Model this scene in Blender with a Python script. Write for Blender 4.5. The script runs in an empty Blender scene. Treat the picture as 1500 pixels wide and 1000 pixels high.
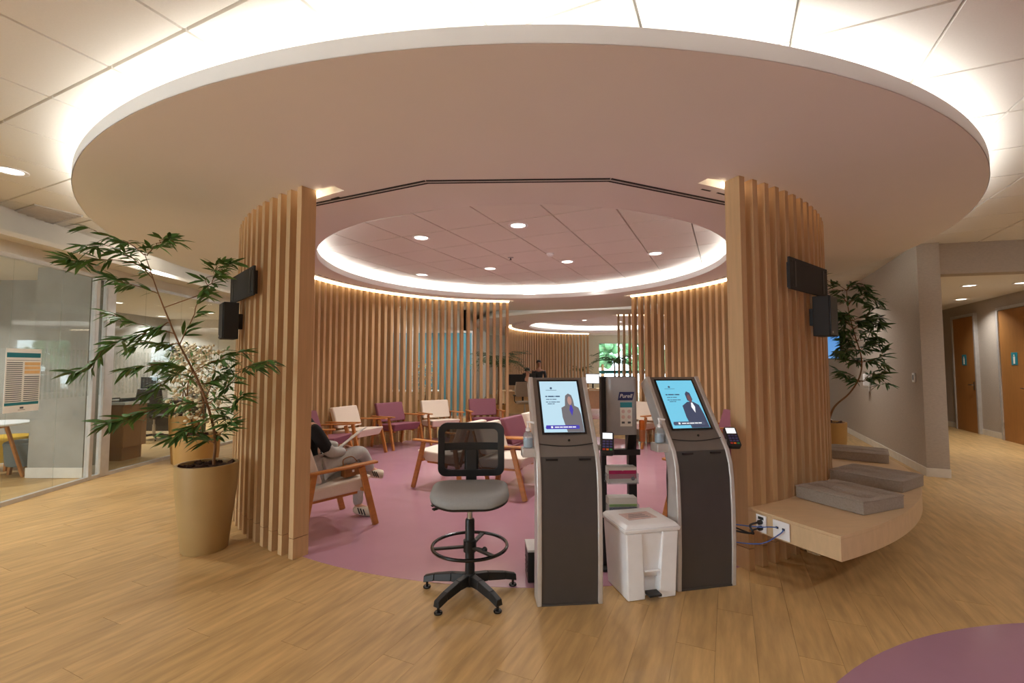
import bpy, bmesh, math, random
from mathutils import Vector, Matrix, Euler
R = math.radians
random.seed(7)
scene = bpy.context.scene
C = scene.collection

# ------------------------------------------------------------------ camera
EYE = 1.45
FPX = 680.0
TILT = math.atan(0.0544)
cam_d = bpy.data.cameras.new('camera')
cam_d.sensor_width = 36.0
cam_d.lens = FPX / 1500.0 * 36.0
cam_d.clip_end = 200
cam = bpy.data.objects.new('camera', cam_d)
C.objects.link(cam)
cam.location = (0, 0, EYE)
cam.rotation_euler = (math.pi / 2 + TILT, 0, 0)
scene.camera = cam

# ------------------------------------------------------------------ world + exposure
w = bpy.data.worlds.new('sky'); scene.world = w; w.use_nodes = True
bgn = w.node_tree.nodes['Background']
bgn.inputs[0].default_value = (0.80, 0.92, 1.0, 1)
bgn.inputs[1].default_value = 11.0
scene.view_settings.view_transform = 'Standard'
scene.view_settings.look = 'None'
scene.view_settings.gamma = 1.0
scene.view_settings.exposure = 0.0
scene.view_settings.use_curve_mapping = False
COVE_POWER = 9.0        # emission of the cove LED strips
SLOT_POWER = 7.0
SPOT_POWER = 13.0       # watts of a ceiling downlight
HALL_POWER = 23.0       # downlights of the hall in front

# ------------------------------------------------------------------ pixel -> place (a direction only; depth from floor/ceiling)
ct, st = math.cos(TILT), math.sin(TILT)
def ray(x, y):
    b = 500 - y
    return x - 750, FPX * ct - b * st, b * ct + FPX * st
def flo(x, y, z=0.0):
    a, f, u = ray(x, y); t = (z - EYE) / u
    return a * t, f * t
def atd(x, y, d):
    a, f, u = ray(x, y); t = d / f
    return Vector((a * t, d, EYE + u * t))
def prj(X, Y, Z):
    z = Y * ct + (Z - EYE) * st; v = (Z - EYE) * ct - Y * st
    return 750 + FPX * X / z, 500 - FPX * v / z, z

# ------------------------------------------------------------------ materials
def srgb(r, g, b):
    def f(c):
        c /= 255.0
        return c / 12.92 if c <= 0.04045 else ((c + 0.055) / 1.055) ** 2.4
    return (f(r), f(g), f(b), 1)
MATS = {}
def mat(name, col, rough=0.5, metal=0.0, var=0.06, scale=12.0, bump=0.0, stretch=(1, 1, 1), spec=0.5,
        emit=None, estr=0.0, rnd=0.0, coat=0.0, detail=4.0, isl=False):
    m = bpy.data.materials.new(name); m.use_nodes = True
    nt = m.node_tree; N = nt.nodes; L = nt.links
    p = N['Principled BSDF']
    p.inputs['Roughness'].default_value = rough
    p.inputs['Metallic'].default_value = metal
    p.inputs['Specular IOR Level'].default_value = spec
    p.inputs['Coat Weight'].default_value = coat
    tc = N.new('ShaderNodeTexCoord'); mp = N.new('ShaderNodeMapping')
    mp.inputs['Scale'].default_value = stretch
    L.new(tc.outputs['Object'], mp.inputs['Vector'])
    oi = N.new('ShaderNodeObjectInfo')
    if rnd:
        sc = N.new('ShaderNodeVectorMath'); sc.operation = 'SCALE'
        cb = N.new('ShaderNodeCombineXYZ')
        for i in range(3): L.new(oi.outputs['Random'], cb.inputs[i])
        L.new(cb.outputs[0], sc.inputs[0]); sc.inputs['Scale'].default_value = 37.0
        L.new(sc.outputs[0], mp.inputs['Location'])
    nz = N.new('ShaderNodeTexNoise'); nz.inputs['Scale'].default_value = scale; nz.inputs['Detail'].default_value = detail
    L.new(mp.outputs[0], nz.inputs['Vector'])
    rp = N.new('ShaderNodeMapRange')
    rp.inputs['From Min'].default_value = 0.3; rp.inputs['From Max'].default_value = 0.7
    rp.inputs['To Min'].default_value = 1 - var; rp.inputs['To Max'].default_value = 1 + var
    L.new(nz.outputs['Fac'], rp.inputs['Value'])
    hs = N.new('ShaderNodeHueSaturation'); hs.inputs['Color'].default_value = col
    val = rp.outputs[0]
    if rnd:
        r2 = N.new('ShaderNodeMapRange'); r2.inputs['To Min'].default_value = 1 - rnd; r2.inputs['To Max'].default_value = 1 + rnd
        if isl:
            gi = N.new('ShaderNodeNewGeometry'); ad = N.new('ShaderNodeMath'); ad.operation = 'ADD'
            L.new(gi.outputs['Random Per Island'], ad.inputs[0]); L.new(oi.outputs['Random'], ad.inputs[1])
            fr = N.new('ShaderNodeMath'); fr.operation = 'FRACT'; L.new(ad.outputs[0], fr.inputs[0])
            L.new(fr.outputs[0], r2.inputs['Value'])
        else:
            L.new(oi.outputs['Random'], r2.inputs['Value'])
        mu = N.new('ShaderNodeMath'); mu.operation = 'MULTIPLY'
        L.new(val, mu.inputs[0]); L.new(r2.outputs[0], mu.inputs[1]); val = mu.outputs[0]
    L.new(val, hs.inputs['Value'])
    L.new(hs.outputs[0], p.inputs['Base Color'])
    if bump:
        bp = N.new('ShaderNodeBump'); bp.inputs['Strength'].default_value = bump; bp.inputs['Distance'].default_value = 0.01
        L.new(nz.outputs['Fac'], bp.inputs['Height']); L.new(bp.outputs[0], p.inputs['Normal'])
    if emit:
        p.inputs['Emission Color'].default_value = emit
        p.inputs['Emission Strength'].default_value = estr
    MATS[name] = m
    return m
def clear(name, tint, opacity, rough=0.02, base=(0.9, 0.95, 0.95, 1)):
    """thin architectural glass / film / net: transparent + reflective + a little diffuse"""
    m = bpy.data.materials.new(name); m.use_nodes = True
    nt = m.node_tree; N = nt.nodes; L = nt.links
    N.remove(N['Principled BSDF']); out = N['Material Output']
    tr = N.new('ShaderNodeBsdfTransparent'); tr.inputs[0].default_value = tint
    gl = N.new('ShaderNodeBsdfGlossy'); gl.inputs['Roughness'].default_value = rough
    df = N.new('ShaderNodeBsdfDiffuse'); df.inputs[0].default_value = base
    lw = N.new('ShaderNodeLayerWeight'); lw.inputs[0].default_value = 0.5      # Schlick, same on both faces of a thin sheet
    pw = N.new('ShaderNodeMath'); pw.operation = 'POWER'; pw.inputs[1].default_value = 4.0
    L.new(lw.outputs['Facing'], pw.inputs[0])
    fr = N.new('ShaderNodeMapRange'); fr.inputs['To Min'].default_value = 0.035; fr.inputs['To Max'].default_value = 0.55
    L.new(pw.outputs[0], fr.inputs['Value'])
    m1 = N.new('ShaderNodeMixShader'); m1.inputs[0].default_value = opacity
    m2 = N.new('ShaderNodeMixShader')
    L.new(tr.outputs[0], m1.inputs[1]); L.new(df.outputs[0], m1.inputs[2])
    L.new(fr.outputs[0], m2.inputs[0]); L.new(m1.outputs[0], m2.inputs[1]); L.new(gl.outputs[0], m2.inputs[2])
    L.new(m2.outputs[0], out.inputs[0])
    MATS[name] = m
    return m

mat('plank', srgb(192, 156, 104), 0.40, var=0.20, scale=3.2, bump=0.05, stretch=(1.0, 7, 9), rnd=0.035, isl=True, detail=9, spec=0.4)
mat('subfloor', srgb(110, 80, 50), 0.8)
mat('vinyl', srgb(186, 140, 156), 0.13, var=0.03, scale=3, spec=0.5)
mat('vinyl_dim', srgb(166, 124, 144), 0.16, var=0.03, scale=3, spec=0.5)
mat('canopy', srgb(240, 235, 229), 0.75, var=0.01, scale=2)
mat('rim', srgb(246, 246, 244), 0.6, var=0.01, scale=2)
mat('tile', srgb(236, 232, 224), 0.85, var=0.015, scale=90, bump=0.04)
mat('tile_back', srgb(150, 142, 132), 0.9)
mat('white_wall', srgb(232, 226, 216), 0.8, var=0.015, scale=5)
mat('wall_grey', srgb(182, 170, 157), 0.85, var=0.06, scale=30, bump=0.08, stretch=(1, 1, 2.5))
mat('concrete', srgb(160, 156, 148), 0.8, var=0.12, scale=3, bump=0.05)
mat('base_white', srgb(225, 218, 206), 0.5)
mat('slat', srgb(202, 167, 124), 0.5, var=0.07, scale=5, bump=0.04, stretch=(9, 9, 0.5), rnd=0.05, detail=7)
mat('bench', srgb(214, 184, 144), 0.42, var=0.05, scale=5, bump=0.03, stretch=(2, 9, 2), detail=7)
mat('chair_wood', srgb(190, 124, 62), 0.4, var=0.14, scale=9, stretch=(3, 1, 3), rnd=0.08)
mat('cream', srgb(232, 218, 202), 0.65, var=0.02, scale=60, bump=0.03)
mat('plum', srgb(138, 82, 98), 0.6, var=0.03, scale=60, bump=0.03)
mat('cush', srgb(158, 146, 134), 0.9, var=0.10, scale=90, bump=0.25)
mat('black', srgb(26, 26, 27), 0.45, var=0.05)
mat('black_gloss', srgb(20, 20, 22), 0.2)
mat('black_matte', srgb(42, 41, 40), 0.75)
mat('steel', srgb(190, 190, 190), 0.28, metal=1.0)
mat('alu', srgb(206, 203, 200), 0.38, metal=0.4)
mat('kiosk_dark', srgb(122, 116, 110), 0.32, var=0.03, metal=0.35)
mat('kiosk_low', srgb(82, 78, 76), 0.35, var=0.03, metal=0.3)
mat('seat_grey', srgb(150, 152, 152), 0.6, var=0.03, scale=80, bump=0.04)
mat('planter', srgb(178, 148, 98), 0.45, var=0.03, scale=6)
mat('planter_ochre', srgb(186, 146, 84), 0.5, var=0.04, scale=6)
mat('soil', srgb(70, 44, 30), 0.95, var=0.4, scale=60, bump=0.6)
mat('stem', srgb(126, 88, 54), 0.7, var=0.15, scale=30)
mat('leaf', srgb(84, 126, 58), 0.5, var=0.15, scale=20, rnd=0.25)
mat('leaf_dark', srgb(66, 100, 56), 0.55, var=0.15, scale=20, rnd=0.2)
mat('flower', srgb(226, 214, 184), 0.8, var=0.08, scale=30)
mat('plastic_white', srgb(246, 246, 248), 0.35, var=0.02)
mat('paper', srgb(240, 238, 232), 0.7, var=0.02)
mat('paper_pink', srgb(222, 196, 192), 0.6, var=0.1, scale=40)
mat('teal', srgb(30, 120, 132), 0.5)
mat('teal_sign', srgb(48, 140, 156), 0.4)
mat('ink', srgb(88, 92, 100), 0.7)
mat('orange_print', srgb(232, 190, 130), 0.7)
mat('magenta', srgb(196, 40, 110), 0.45, var=0.15, scale=14)
mat('lime', srgb(130, 190, 60), 0.45)
mat('navy', srgb(40, 48, 96), 0.45)
mat('orange', srgb(240, 120, 30), 0.4)
mat('door_wood', srgb(168, 116, 62), 0.45, var=0.07, scale=5, stretch=(8, 8, 0.6), detail=7)
mat('skin', srgb(206, 156, 128), 0.55, var=0.03)
mat('skin_dark', srgb(150, 104, 80), 0.55, var=0.03)
mat('hair', srgb(34, 26, 22), 0.6, var=0.2, scale=60)
mat('cloth_black', srgb(30, 30, 32), 0.9, var=0.1, scale=60)
mat('cloth_grey', srgb(186, 186, 182), 0.9, var=0.06, scale=40, bump=0.1)
mat('sole', srgb(222, 210, 190), 0.7)
mat('leather', srgb(150, 100, 54), 0.6, var=0.1)
mat('bag_dark', srgb(62, 44, 42), 0.6, var=0.1)
mat('pouf_blue', srgb(110, 124, 128), 0.7, var=0.05, scale=40)
mat('pouf_yellow', srgb(214, 170, 50), 0.7, var=0.05, scale=40)
mat('blue_panel', srgb(92, 150, 168), 0.25, var=0.04, scale=2)
mat('chair_beige', srgb(160, 144, 128), 0.85, var=0.05, scale=40)
mat('cable_blue', srgb(70, 100, 170), 0.5)
mat('tree_far', srgb(96, 140, 96), 0.8, var=0.3, scale=3)
mat('pavement', srgb(190, 186, 178), 0.9, var=0.1)
mat('led', (1, 1, 1, 1), 0.5, emit=(1.0, 0.985, 0.955, 1), estr=COVE_POWER)
mat('led_slot', (1, 1, 1, 1), 0.5, emit=(1.0, 0.82, 0.56, 1), estr=SLOT_POWER)
mat('lamp', (1, 1, 1, 1), 0.5, emit=(1.0, 0.90, 0.78, 1), estr=6.0)
mat('screen_a', (0.02, 0.02, 0.02, 1), 0.2, emit=srgb(196, 230, 246), estr=0.95, var=0.0)
mat('screen_b', (0.02, 0.02, 0.02, 1), 0.2, emit=srgb(120, 208, 238), estr=0.95, var=0.0)
mat('screen_ink', (0.02, 0.02, 0.02, 1), 0.3, emit=srgb(60, 90, 120), estr=0.9)
mat('screen_grey', (0.02, 0.02, 0.02, 1), 0.3, emit=srgb(118, 114, 118), estr=0.9)
mat('screen_suit', (0.02, 0.02, 0.02, 1), 0.3, emit=srgb(66, 74, 100), estr=0.9)
mat('screen_face', (0.02, 0.02, 0.02, 1), 0.3, emit=srgb(190, 150, 140), estr=0.9)
mat('screen_face_b', (0.02, 0.02, 0.02, 1), 0.3, emit=srgb(120, 84, 90), estr=0.9)
mat('screen_bar', (0.02, 0.02, 0.02, 1), 0.3, emit=srgb(72, 64, 180), estr=0.95)
mat('screen_bar_b', (0.02, 0.02, 0.02, 1), 0.3, emit=srgb(74, 84, 110), estr=0.95)
mat('screen_white', (0.02, 0.02, 0.02, 1), 0.3, emit=(1, 1, 1, 1), estr=1.0)
mat('screen_tv', (0.02, 0.02, 0.02, 1), 0.3, emit=srgb(60, 130, 200), estr=1.0, var=0.6, scale=9)
mat('key_violet', srgb(80, 76, 130), 0.5); mat('key_red', srgb(200, 60, 50), 0.5); mat('key_green', srgb(60, 160, 90), 0.5)
mat('water_blue', srgb(170, 190, 206), 0.2)
clear('glass', (0.90, 0.93, 0.92, 1), 0.02)
clear('glass_teal', (0.55, 0.85, 0.88, 1), 0.10)
clear('film', (0.92, 0.94, 0.93, 1), 0.16, 0.3, (0.8, 0.8, 0.78, 1))
clear('net', (0.5, 0.5, 0.5, 1), 0.70, 0.6, (0.012, 0.012, 0.012, 1))
clear('acrylic', (0.92, 0.95, 0.96, 1), 0.12)
clear('gel', (0.80, 0.88, 0.92, 1), 0.22)

# ------------------------------------------------------------------ mesh helpers
class MB:
    def __init__(s): s.v = []; s.f = []
    def add(s, vs, fs, M=None):
        o = len(s.v)
        s.v += [tuple(M @ Vector(p)) if M is not None else tuple(p) for p in vs]
        s.f += [tuple(i + o for i in f) for f in fs]
        return s
    def box(s, c, d, M=None, rot=None):
        x, y, z = d[0] / 2, d[1] / 2, d[2] / 2
        vs = [Vector((a * x, b * y, e * z)) for a in (-1, 1) for b in (-1, 1) for e in (-1, 1)]
        if rot is not None: vs = [rot @ p for p in vs]
        vs = [p + Vector(c) for p in vs]
        return s.add(vs, [(0, 1, 3, 2), (4, 6, 7, 5), (0, 4, 5, 1), (2, 3, 7, 6), (0, 2, 6, 4), (1, 5, 7, 3)], M)
    def hexa(s, lo, hi, M=None):
        """lo, hi: 4 points each (same winding, ccw seen from above)"""
        return s.add(list(lo) + list(hi), [(3, 2, 1, 0), (4, 5, 6, 7)] + [(i, (i + 1) % 4, (i + 1) % 4 + 4, i + 4) for i in range(4)], M)
    def bar(s, a, b, wx, wy, up=(0, 0, 1), taper=1.0, M=None):
        """rectangular bar from a to b, section wx (side) by wy"""
        a, b = Vector(a), Vector(b); t = (b - a).normalized()
        u = Vector(up); x = t.cross(u)
        if x.length < 1e-4: x = t.cross(Vector((0, 1, 0)))
        x.normalize(); y = x.cross(t)
        q = lambda p, k: [p - x * wx * k / 2 - y * wy * k / 2, p + x * wx * k / 2 - y * wy * k / 2, p + x * wx * k / 2 + y * wy * k / 2, p - x * wx * k / 2 + y * wy * k / 2]
        return s.hexa(q(a, 1), q(b, taper), M)
    def prism(s, poly, z0, z1, M=None):
        n = len(poly)
        vs = [(p[0], p[1], z0) for p in poly] + [(p[0], p[1], z1) for p in poly]
        return s.add(vs, [tuple(range(n - 1, -1, -1)), tuple(range(n, 2 * n))] + [(i, (i + 1) % n, (i + 1) % n + n, i + n) for i in range(n)], M)
    def lathe(s, prof, seg=24, M=None, caps=True):
        n = len(prof); vs = []; fs = []
        for k in range(seg):
            a = 2 * math.pi * k / seg
            vs += [(r * math.cos(a), r * math.sin(a), z) for r, z in prof]
        for k in range(seg):
            j = (k + 1) % seg
            for i in range(n - 1): fs.append((k * n + i, j * n + i, j * n + i + 1, k * n + i + 1))
        if caps:
            if prof[0][0] > 1e-6: fs.append(tuple(k * n for k in range(seg - 1, -1, -1)))
            if prof[-1][0] > 1e-6: fs.append(tuple(k * n + n - 1 for k in range(seg)))
        return s.add(vs, fs, M)
    def tube(s, pts, rad, seg=8, M=None, closed=False):
        pts = [Vector(p) for p in pts]; n = len(pts)
        rs = rad if isinstance(rad, (list, tuple)) else [rad] * n
        vs = []; fs = []; x = None
        for i, p in enumerate(pts):
            a = pts[(i - 1) % n] if (closed or i > 0) else p
            b = pts[(i + 1) % n] if (closed or i < n - 1) else p
            t = (b - a).normalized()
            if x is None:
                x = t.cross(Vector((0, 0, 1)))
                if x.length < 0.05: x = t.cross(Vector((0, 1, 0)))
            x = (x - t * x.dot(t)).normalized(); y = t.cross(x)
            for k in range(seg):
                g = 2 * math.pi * k / seg
                vs.append(p + (x * math.cos(g) + y * math.sin(g)) * rs[i])
        for i in range(n if closed else n - 1):
            j = (i + 1) % n
            for k in range(seg):
                l = (k + 1) % seg
                fs.append((i * seg + k, i * seg + l, j * seg + l, j * seg + k))
        if not closed:
            fs.append(tuple(range(seg - 1, -1, -1))); fs.append(tuple(range((n - 1) * seg, n * seg)))
        return s.add(vs, fs, M)
    def ball(s, c, r, seg=12, rings=8, M=None):
        rx, ry, rz = r if isinstance(r, (tuple, list)) else (r, r, r)
        vs = [(c[0], c[1], c[2] - rz)]; fs = []
        for i in range(1, rings):
            t = math.pi * i / rings - math.pi / 2
            for k in range(seg):
                a = 2 * math.pi * k / seg
                vs.append((c[0] + rx * math.cos(t) * math.cos(a), c[1] + ry * math.cos(t) * math.sin(a), c[2] + rz * math.sin(t)))
        vs.append((c[0], c[1], c[2] + rz)); top = len(vs) - 1
        for k in range(seg):
            l = (k + 1) % seg
            fs.append((0, 1 + l, 1 + k)); fs.append((top, top - seg + k, top - seg + l))
            for i in range(rings - 2):
                fs.append((1 + i * seg + k, 1 + i * seg + l, 1 + (i + 1) * seg + l, 1 + (i + 1) * seg + k))
        return s.add(vs, fs, M)
    def mesh(s, name, m, smooth=True, ang=38):
        me = bpy.data.meshes.new(name); me.from_pydata(s.v, [], s.f); me.update()
        me.materials.append(MATS[m])
        if smooth:
            me.polygons.foreach_set('use_smooth', [True] * len(me.polygons))
            me.set_sharp_from_angle(angle=R(ang))
        return me
    def build(s, name, m, parent=None, bev=0.0, seg=2, smooth=True, ang=38):
        o = bpy.data.objects.new(name, s.mesh(name, m, smooth, ang)); C.objects.link(o)
        if parent is not None: o.parent = parent
        if bev:
            b = o.modifiers.new('bevel', 'BEVEL'); b.width = bev; b.segments = seg; b.limit_method = 'ANGLE'; b.angle_limit = R(35)
        return o
def tag(o, label=None, cat=None, group=None, kind=None):
    if label: o['label'] = label
    if cat: o['category'] = cat
    if group: o['group'] = group
    if kind: o['kind'] = kind
    return o
def thing(name, label, cat, loc=(0, 0, 0), rz=0.0, group=None):
    o = bpy.data.objects.new(name, None); C.objects.link(o)
    o.empty_display_size = 0.1
    o.location = loc; o.rotation_euler = (0, 0, rz)
    return tag(o, label, cat, group)
def struct(mb, name, m, label=None, **k):
    o = mb.build(name, m, **k); o['kind'] = 'structure'
    if label: o['label'] = label
    return o
def inst(me, name, parent, M=None):
    o = bpy.data.objects.new(name, me); C.objects.link(o)
    o.parent = parent
    if M is not None: o.matrix_local = M
    return o
def facing(fx, fy):
    """rotation about z that takes local +Y to (fx, fy)"""
    return math.atan2(-fx, fy)
def text_mesh(s, size, m, align='CENTER', shear=0.0):
    cu = bpy.data.curves.new('t', 'FONT'); cu.body = s; cu.size = size; cu.align_x = align; cu.align_y = 'CENTER'; cu.shear = shear
    cu.extrude = 0.0006
    o = bpy.data.objects.new('t', cu); C.objects.link(o)
    dg = bpy.context.evaluated_depsgraph_get()
    me = bpy.data.meshes.new_from_object(o.evaluated_get(dg))
    bpy.data.objects.remove(o); me.materials.clear(); me.materials.append(MATS[m])
    return me

# ------------------------------------------------------------------ dimensions of the place
SOF = 2.87           # underside of the canopy
CEIL = 3.12
AX = R(25.0)         # the building's axis against the view
EV = Vector((math.sin(AX), math.cos(AX), 0)); EU = Vector((math.cos(AX), -math.sin(AX), 0))
RING = (0.20, 6.60)  # centre of the slat ring
R_SL0, R_SL1 = 3.42, 3.55
CAN = (0.14, 6.80); CAN_R, CAN_IN = 4.83, 2.80
RING2 = (3.50, 16.2); CAN2 = (3.50, 16.2)
def rp(c, r, a):
    """point on a ring; a in degrees from the front (towards the camera), positive to the right"""
    return c[0] + r * math.sin(R(a)), c[1] - r * math.cos(R(a))

# ------------------------------------------------------------------ floor
sub = MB(); sub.box((2, 9.5, -0.06), (24, 33, 0.1))
floor = struct(sub, 'floor', 'subfloor', 'light oak plank floor running through the hall')
PW, PL, PT = 0.19, 1.25, 0.012
plank_me = MB().hexa([(-PL / 2 + .0005, -PW / 2 + .0003, -PT), (PL / 2 - .0005, -PW / 2 + .0003, -PT), (PL / 2 - .0005, PW / 2 - .0003, -PT), (-PL / 2 + .0005, PW / 2 - .0003, -PT)],
                     [(-PL / 2 + .0009, -PW / 2 + .0005, 0), (PL / 2 - .0009, -PW / 2 + .0005, 0), (PL / 2 - .0009, PW / 2 - .0005, 0), (-PL / 2 + .0009, PW / 2 - .0005, 0)]).mesh('plank', 'plank', smooth=False)
rotF = Matrix.Rotation(math.pi / 2 - AX, 4, 'Z')     # local x along EV
cands = []
for j in range(-70, 85):
    off = (j * 0.37 % 1.0) * PL
    for i in range(-16, 28):
        p = EV * (i * PL + off) + EU * (j * PW)
        if not (-9.9 < p.x < 13.2 and -4.6 < p.y < 25.6): continue
        if math.hypot(p.x - RING[0], p.y - RING[1]) < 2.75: continue
        X, Y, dz = prj(p.x, p.y, 0) if p.y > 0.6 else (9e9, 9e9, 9e9)
        vis = dz > 0.5 and -60 < X < 1560 and Y < 1150
        cands.append((0 if vis else 1, dz if vis else 99, p))
cands.sort(key=lambda c: (c[0], c[1]))
rest = MB()
inv = rotF.inverted()
for k, (v, d, p) in enumerate(cands):
    if v == 0 and k < 296:
        inst(plank_me, 'plank', floor, Matrix.Translation(p) @ rotF)
    else:
        q = inv @ p
        a, b = PL / 2 - .0007, PW / 2 - .0004
        o = len(rest.v)
        rest.v += [(q.x - a, q.y - b, -PT), (q.x + a, q.y - b, -PT), (q.x + a, q.y + b, -PT), (q.x - a, q.y + b, -PT),
                   (q.x - a, q.y - b, 0), (q.x + a, q.y - b, 0), (q.x + a, q.y + b, 0), (q.x - a, q.y + b, 0)]
        rest.f += [(o + 4, o + 5, o + 6, o + 7)] + [(o + i, o + (i + 1) % 4, o + (i + 1) % 4 + 4, o + i + 4) for i in range(4)]
ro = rest.build('planks', 'plank', floor, smooth=False); ro.matrix_local = rotF; ro['kind'] = 'stuff'
def disc(c, r, z0, z1, n=128):
    return MB().prism([(c[0] + r * math.cos(2 * math.pi * k / n), c[1] + r * math.sin(2 * math.pi * k / n)) for k in range(n)], z0, z1)
struct(disc(RING, 3.47, -0.011, 0.002), 'floor_lounge', 'vinyl', 'round mauve vinyl floor inlay of the lounge')
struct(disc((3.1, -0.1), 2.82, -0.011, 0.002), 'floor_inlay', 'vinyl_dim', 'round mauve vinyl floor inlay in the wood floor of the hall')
struct(disc(RING2, 3.47, -0.011, 0.002), 'floor_reception', 'vinyl', 'round mauve vinyl floor inlay of the reception')

# ------------------------------------------------------------------ ceiling of tiles
TS = 0.685
O3 = Vector((*flo(271, 44, CEIL), 0))
ceil_b = MB().box((2, 9.5, CEIL + 0.075), (24, 33, 0.1))
ceiling = struct(ceil_b, 'ceiling', 'tile_back', 'suspended ceiling of square white panels')
h = TS / 2
tile_me = MB().hexa([(-h + .009, -h + .009, 0), (h - .009, -h + .009, 0), (h - .009, h - .009, 0), (-h + .009, h - .009, 0)],
                    [(-h + .004, -h + .004, .022), (h - .004, -h + .004, .022), (h - .004, h - .004, .022), (-h + .004, h - .004, .022)]).mesh('ceiling_tile', 'tile', smooth=False)
rotT = Matrix.Rotation(-AX, 4, 'Z')                   # local x along EU
ct_l = []
for i in range(-30, 30):
    for j in range(-30, 45):
        p = O3 + EU * ((i + .5) * TS) + EV * ((j + .5) * TS)
        if not (-6.6 < p.x < 13 and -4.4 < p.y < 25.4): continue
        rr = math.hypot(p.x - CAN[0], p.y - CAN[1])
        X, Y, dz = prj(p.x, p.y, CEIL) if p.y > 0.8 else (9e9, 9e9, 9e9)
        vis = dz > .5 and -120 < X < 1620 and Y > -150 and (rr > CAN_R - .3 or rr < CAN_IN + .3) and p.y < 12.5
        ct_l.append((0 if vis else 1, dz, p))
ct_l.sort(key=lambda c: (c[0], c[1]))
rest = MB(); invT = rotT.inverted()
for k, (v, d, p) in enumerate(ct_l):
    p = Vector((p.x, p.y, CEIL))
    if v == 0 and k < 296: inst(tile_me, 'tile', ceiling, Matrix.Translation(p) @ rotT)
    else:
        q = invT @ p; a = h - .007; o = len(rest.v)
        rest.v += [(q.x - a, q.y - a, CEIL), (q.x + a, q.y - a, CEIL), (q.x + a, q.y + a, CEIL), (q.x - a, q.y + a, CEIL),
                   (q.x - a, q.y - a, CEIL + .022), (q.x + a, q.y - a, CEIL + .022), (q.x + a, q.y + a, CEIL + .022), (q.x - a, q.y + a, CEIL + .022)]
        rest.f += [(o + 3, o + 2, o + 1, o)] + [(o + i, o + (i + 1) % 4, o + (i + 1) % 4 + 4, o + i + 4) for i in range(4)]
ro = rest.build('tiles', 'tile', ceiling, smooth=False); ro.matrix_local = rotT; ro['kind'] = 'stuff'

# ------------------------------------------------------------------ canopies: soffit with a light slot over the slats, rims, cove strips
def canopy(name, can, rout, rin, ring, s0, s1, ranges, label):
    m = MB(); N = 360; st_ = 360.0 / N
    def ins(a): return any(lo <= a <= hi for lo, hi in ranges)
    zt = SOF + 0.10
    def V(c, r, a, z):
        x, y = rp(c, r, a); m.v.append((x, y, z)); return len(m.v) - 1
    cols = []
    for k in range(N + 1):
        a = -180 + k * st_
        cols.append(dict(o=V(can, rout, a, SOF), ot=V(can, rout, a, SOF + .085), oi=V(can, rout - .045, a, SOF + .085), ob=V(can, rout - .045, a, SOF + .055),
                         so=V(ring, s1, a, SOF), si=V(ring, s0, a, SOF), sot=V(ring, s1, a, zt), sit=V(ring, s0, a, zt),
                         i=V(can, rin, a, SOF), it=V(can, rin, a, SOF + .085), ii=V(can, rin + .045, a, SOF + .085), ib=V(can, rin + .045, a, SOF + .055)))
    for k in range(N):
        a = -180 + (k + .5) * st_; A, B = cols[k], cols[k + 1]
        q = lambda x, y: m.f.append((A[x], A[y], B[y], B[x]))
        q('o', 'so'); q('si', 'i')
        for x, y in (('ot', 'o'), ('oi', 'ot'), ('ob', 'oi'), ('ib', 'ob'), ('ii', 'ib'), ('it', 'ii'), ('i', 'it')): q(x, y)
        if ins(a):
            q('so', 'sot'); q('sot', 'sit'); q('sit', 'si')
            if not ins(a - st_): m.f.append((A['so'], A['si'], A['sit'], A['sot']))
            if not ins(a + st_): m.f.append((B['so'], B['sot'], B['sit'], B['si']))
        else: q('so', 'si')
    ob = struct(m, name, 'canopy', label, ang=30)
    for r_, sg in ((rout, 1), (rin, -1)):
        b = MB()
        for k in range(N):
            a = -180 + k * st_
            for rr, zz in ((r_ + sg * .004, SOF + .001), (r_ + sg * .004, SOF + .086), (r_ - sg * .04, SOF + .086), (r_ - sg * .04, SOF + .0855)): b.v.append((*rp(can, rr, a), zz))
        for k in range(N):
            j = (k + 1) % N
            for e in range(3): b.f.append((k * 4 + e, j * 4 + e, j * 4 + e + 1, k * 4 + e + 1))
        b.build('rim_band', 'rim', ob, ang=40)
        b = MB()
        for k in range(N):
            a = -180 + k * st_
            for rr, zz in ((r_ - sg * .045, SOF + .056), (r_ - sg * .20, SOF + .056), (r_ - sg * .24, CEIL)): b.v.append((*rp(can, rr, a), zz))
        for k in range(N):
            j = (k + 1) % N
            for e in range(2): b.f.append((k * 3 + e, j * 3 + e, j * 3 + e + 1, k * 3 + e + 1))
        b.build('cove_trough', 'rim', ob, ang=40)
    b = MB()
    for lo, hi in ranges:
        a = lo + 2
        while a < hi - 3:
            o = len(b.v)
            for aa in (a, a + .9, a + 1.8):
                b.v += [(*rp(ring, s0 - .085, aa), SOF - .0015), (*rp(ring, s0 - .065, aa), SOF - .0015)]
            b.f += [(o, o + 2, o + 3, o + 1), (o + 2, o + 4, o + 5, o + 3)]
            a += 3.1
    o = b.build('air_slots', 'black_matte', ob, smooth=False); o['kind'] = 'stuff'
    return ob
def ring_strip(name, c, r0, r1, z, ranges, m, label, n=2.0, thick=.004):
    b = MB()
    for lo, hi in ranges:
        k = max(2, int((hi - lo) / n)); o = len(b.v)
        for i in range(k + 1):
            a = lo + (hi - lo) * i / k
            for r, zz in ((r0, z), (r1, z), (r1, z + thick), (r0, z + thick)): b.v.append((*rp(c, r, a), zz))
        for i in range(k):
            for e in range(4):
                b.f.append((o + i * 4 + e, o + i * 4 + (e + 1) % 4, o + (i + 1) * 4 + (e + 1) % 4, o + (i + 1) * 4 + e))
    return tag(b.build(name, m), label, 'light strip')
SLOT1 = [(-177.0, -28.0), (22.0, 142.0)]
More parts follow.
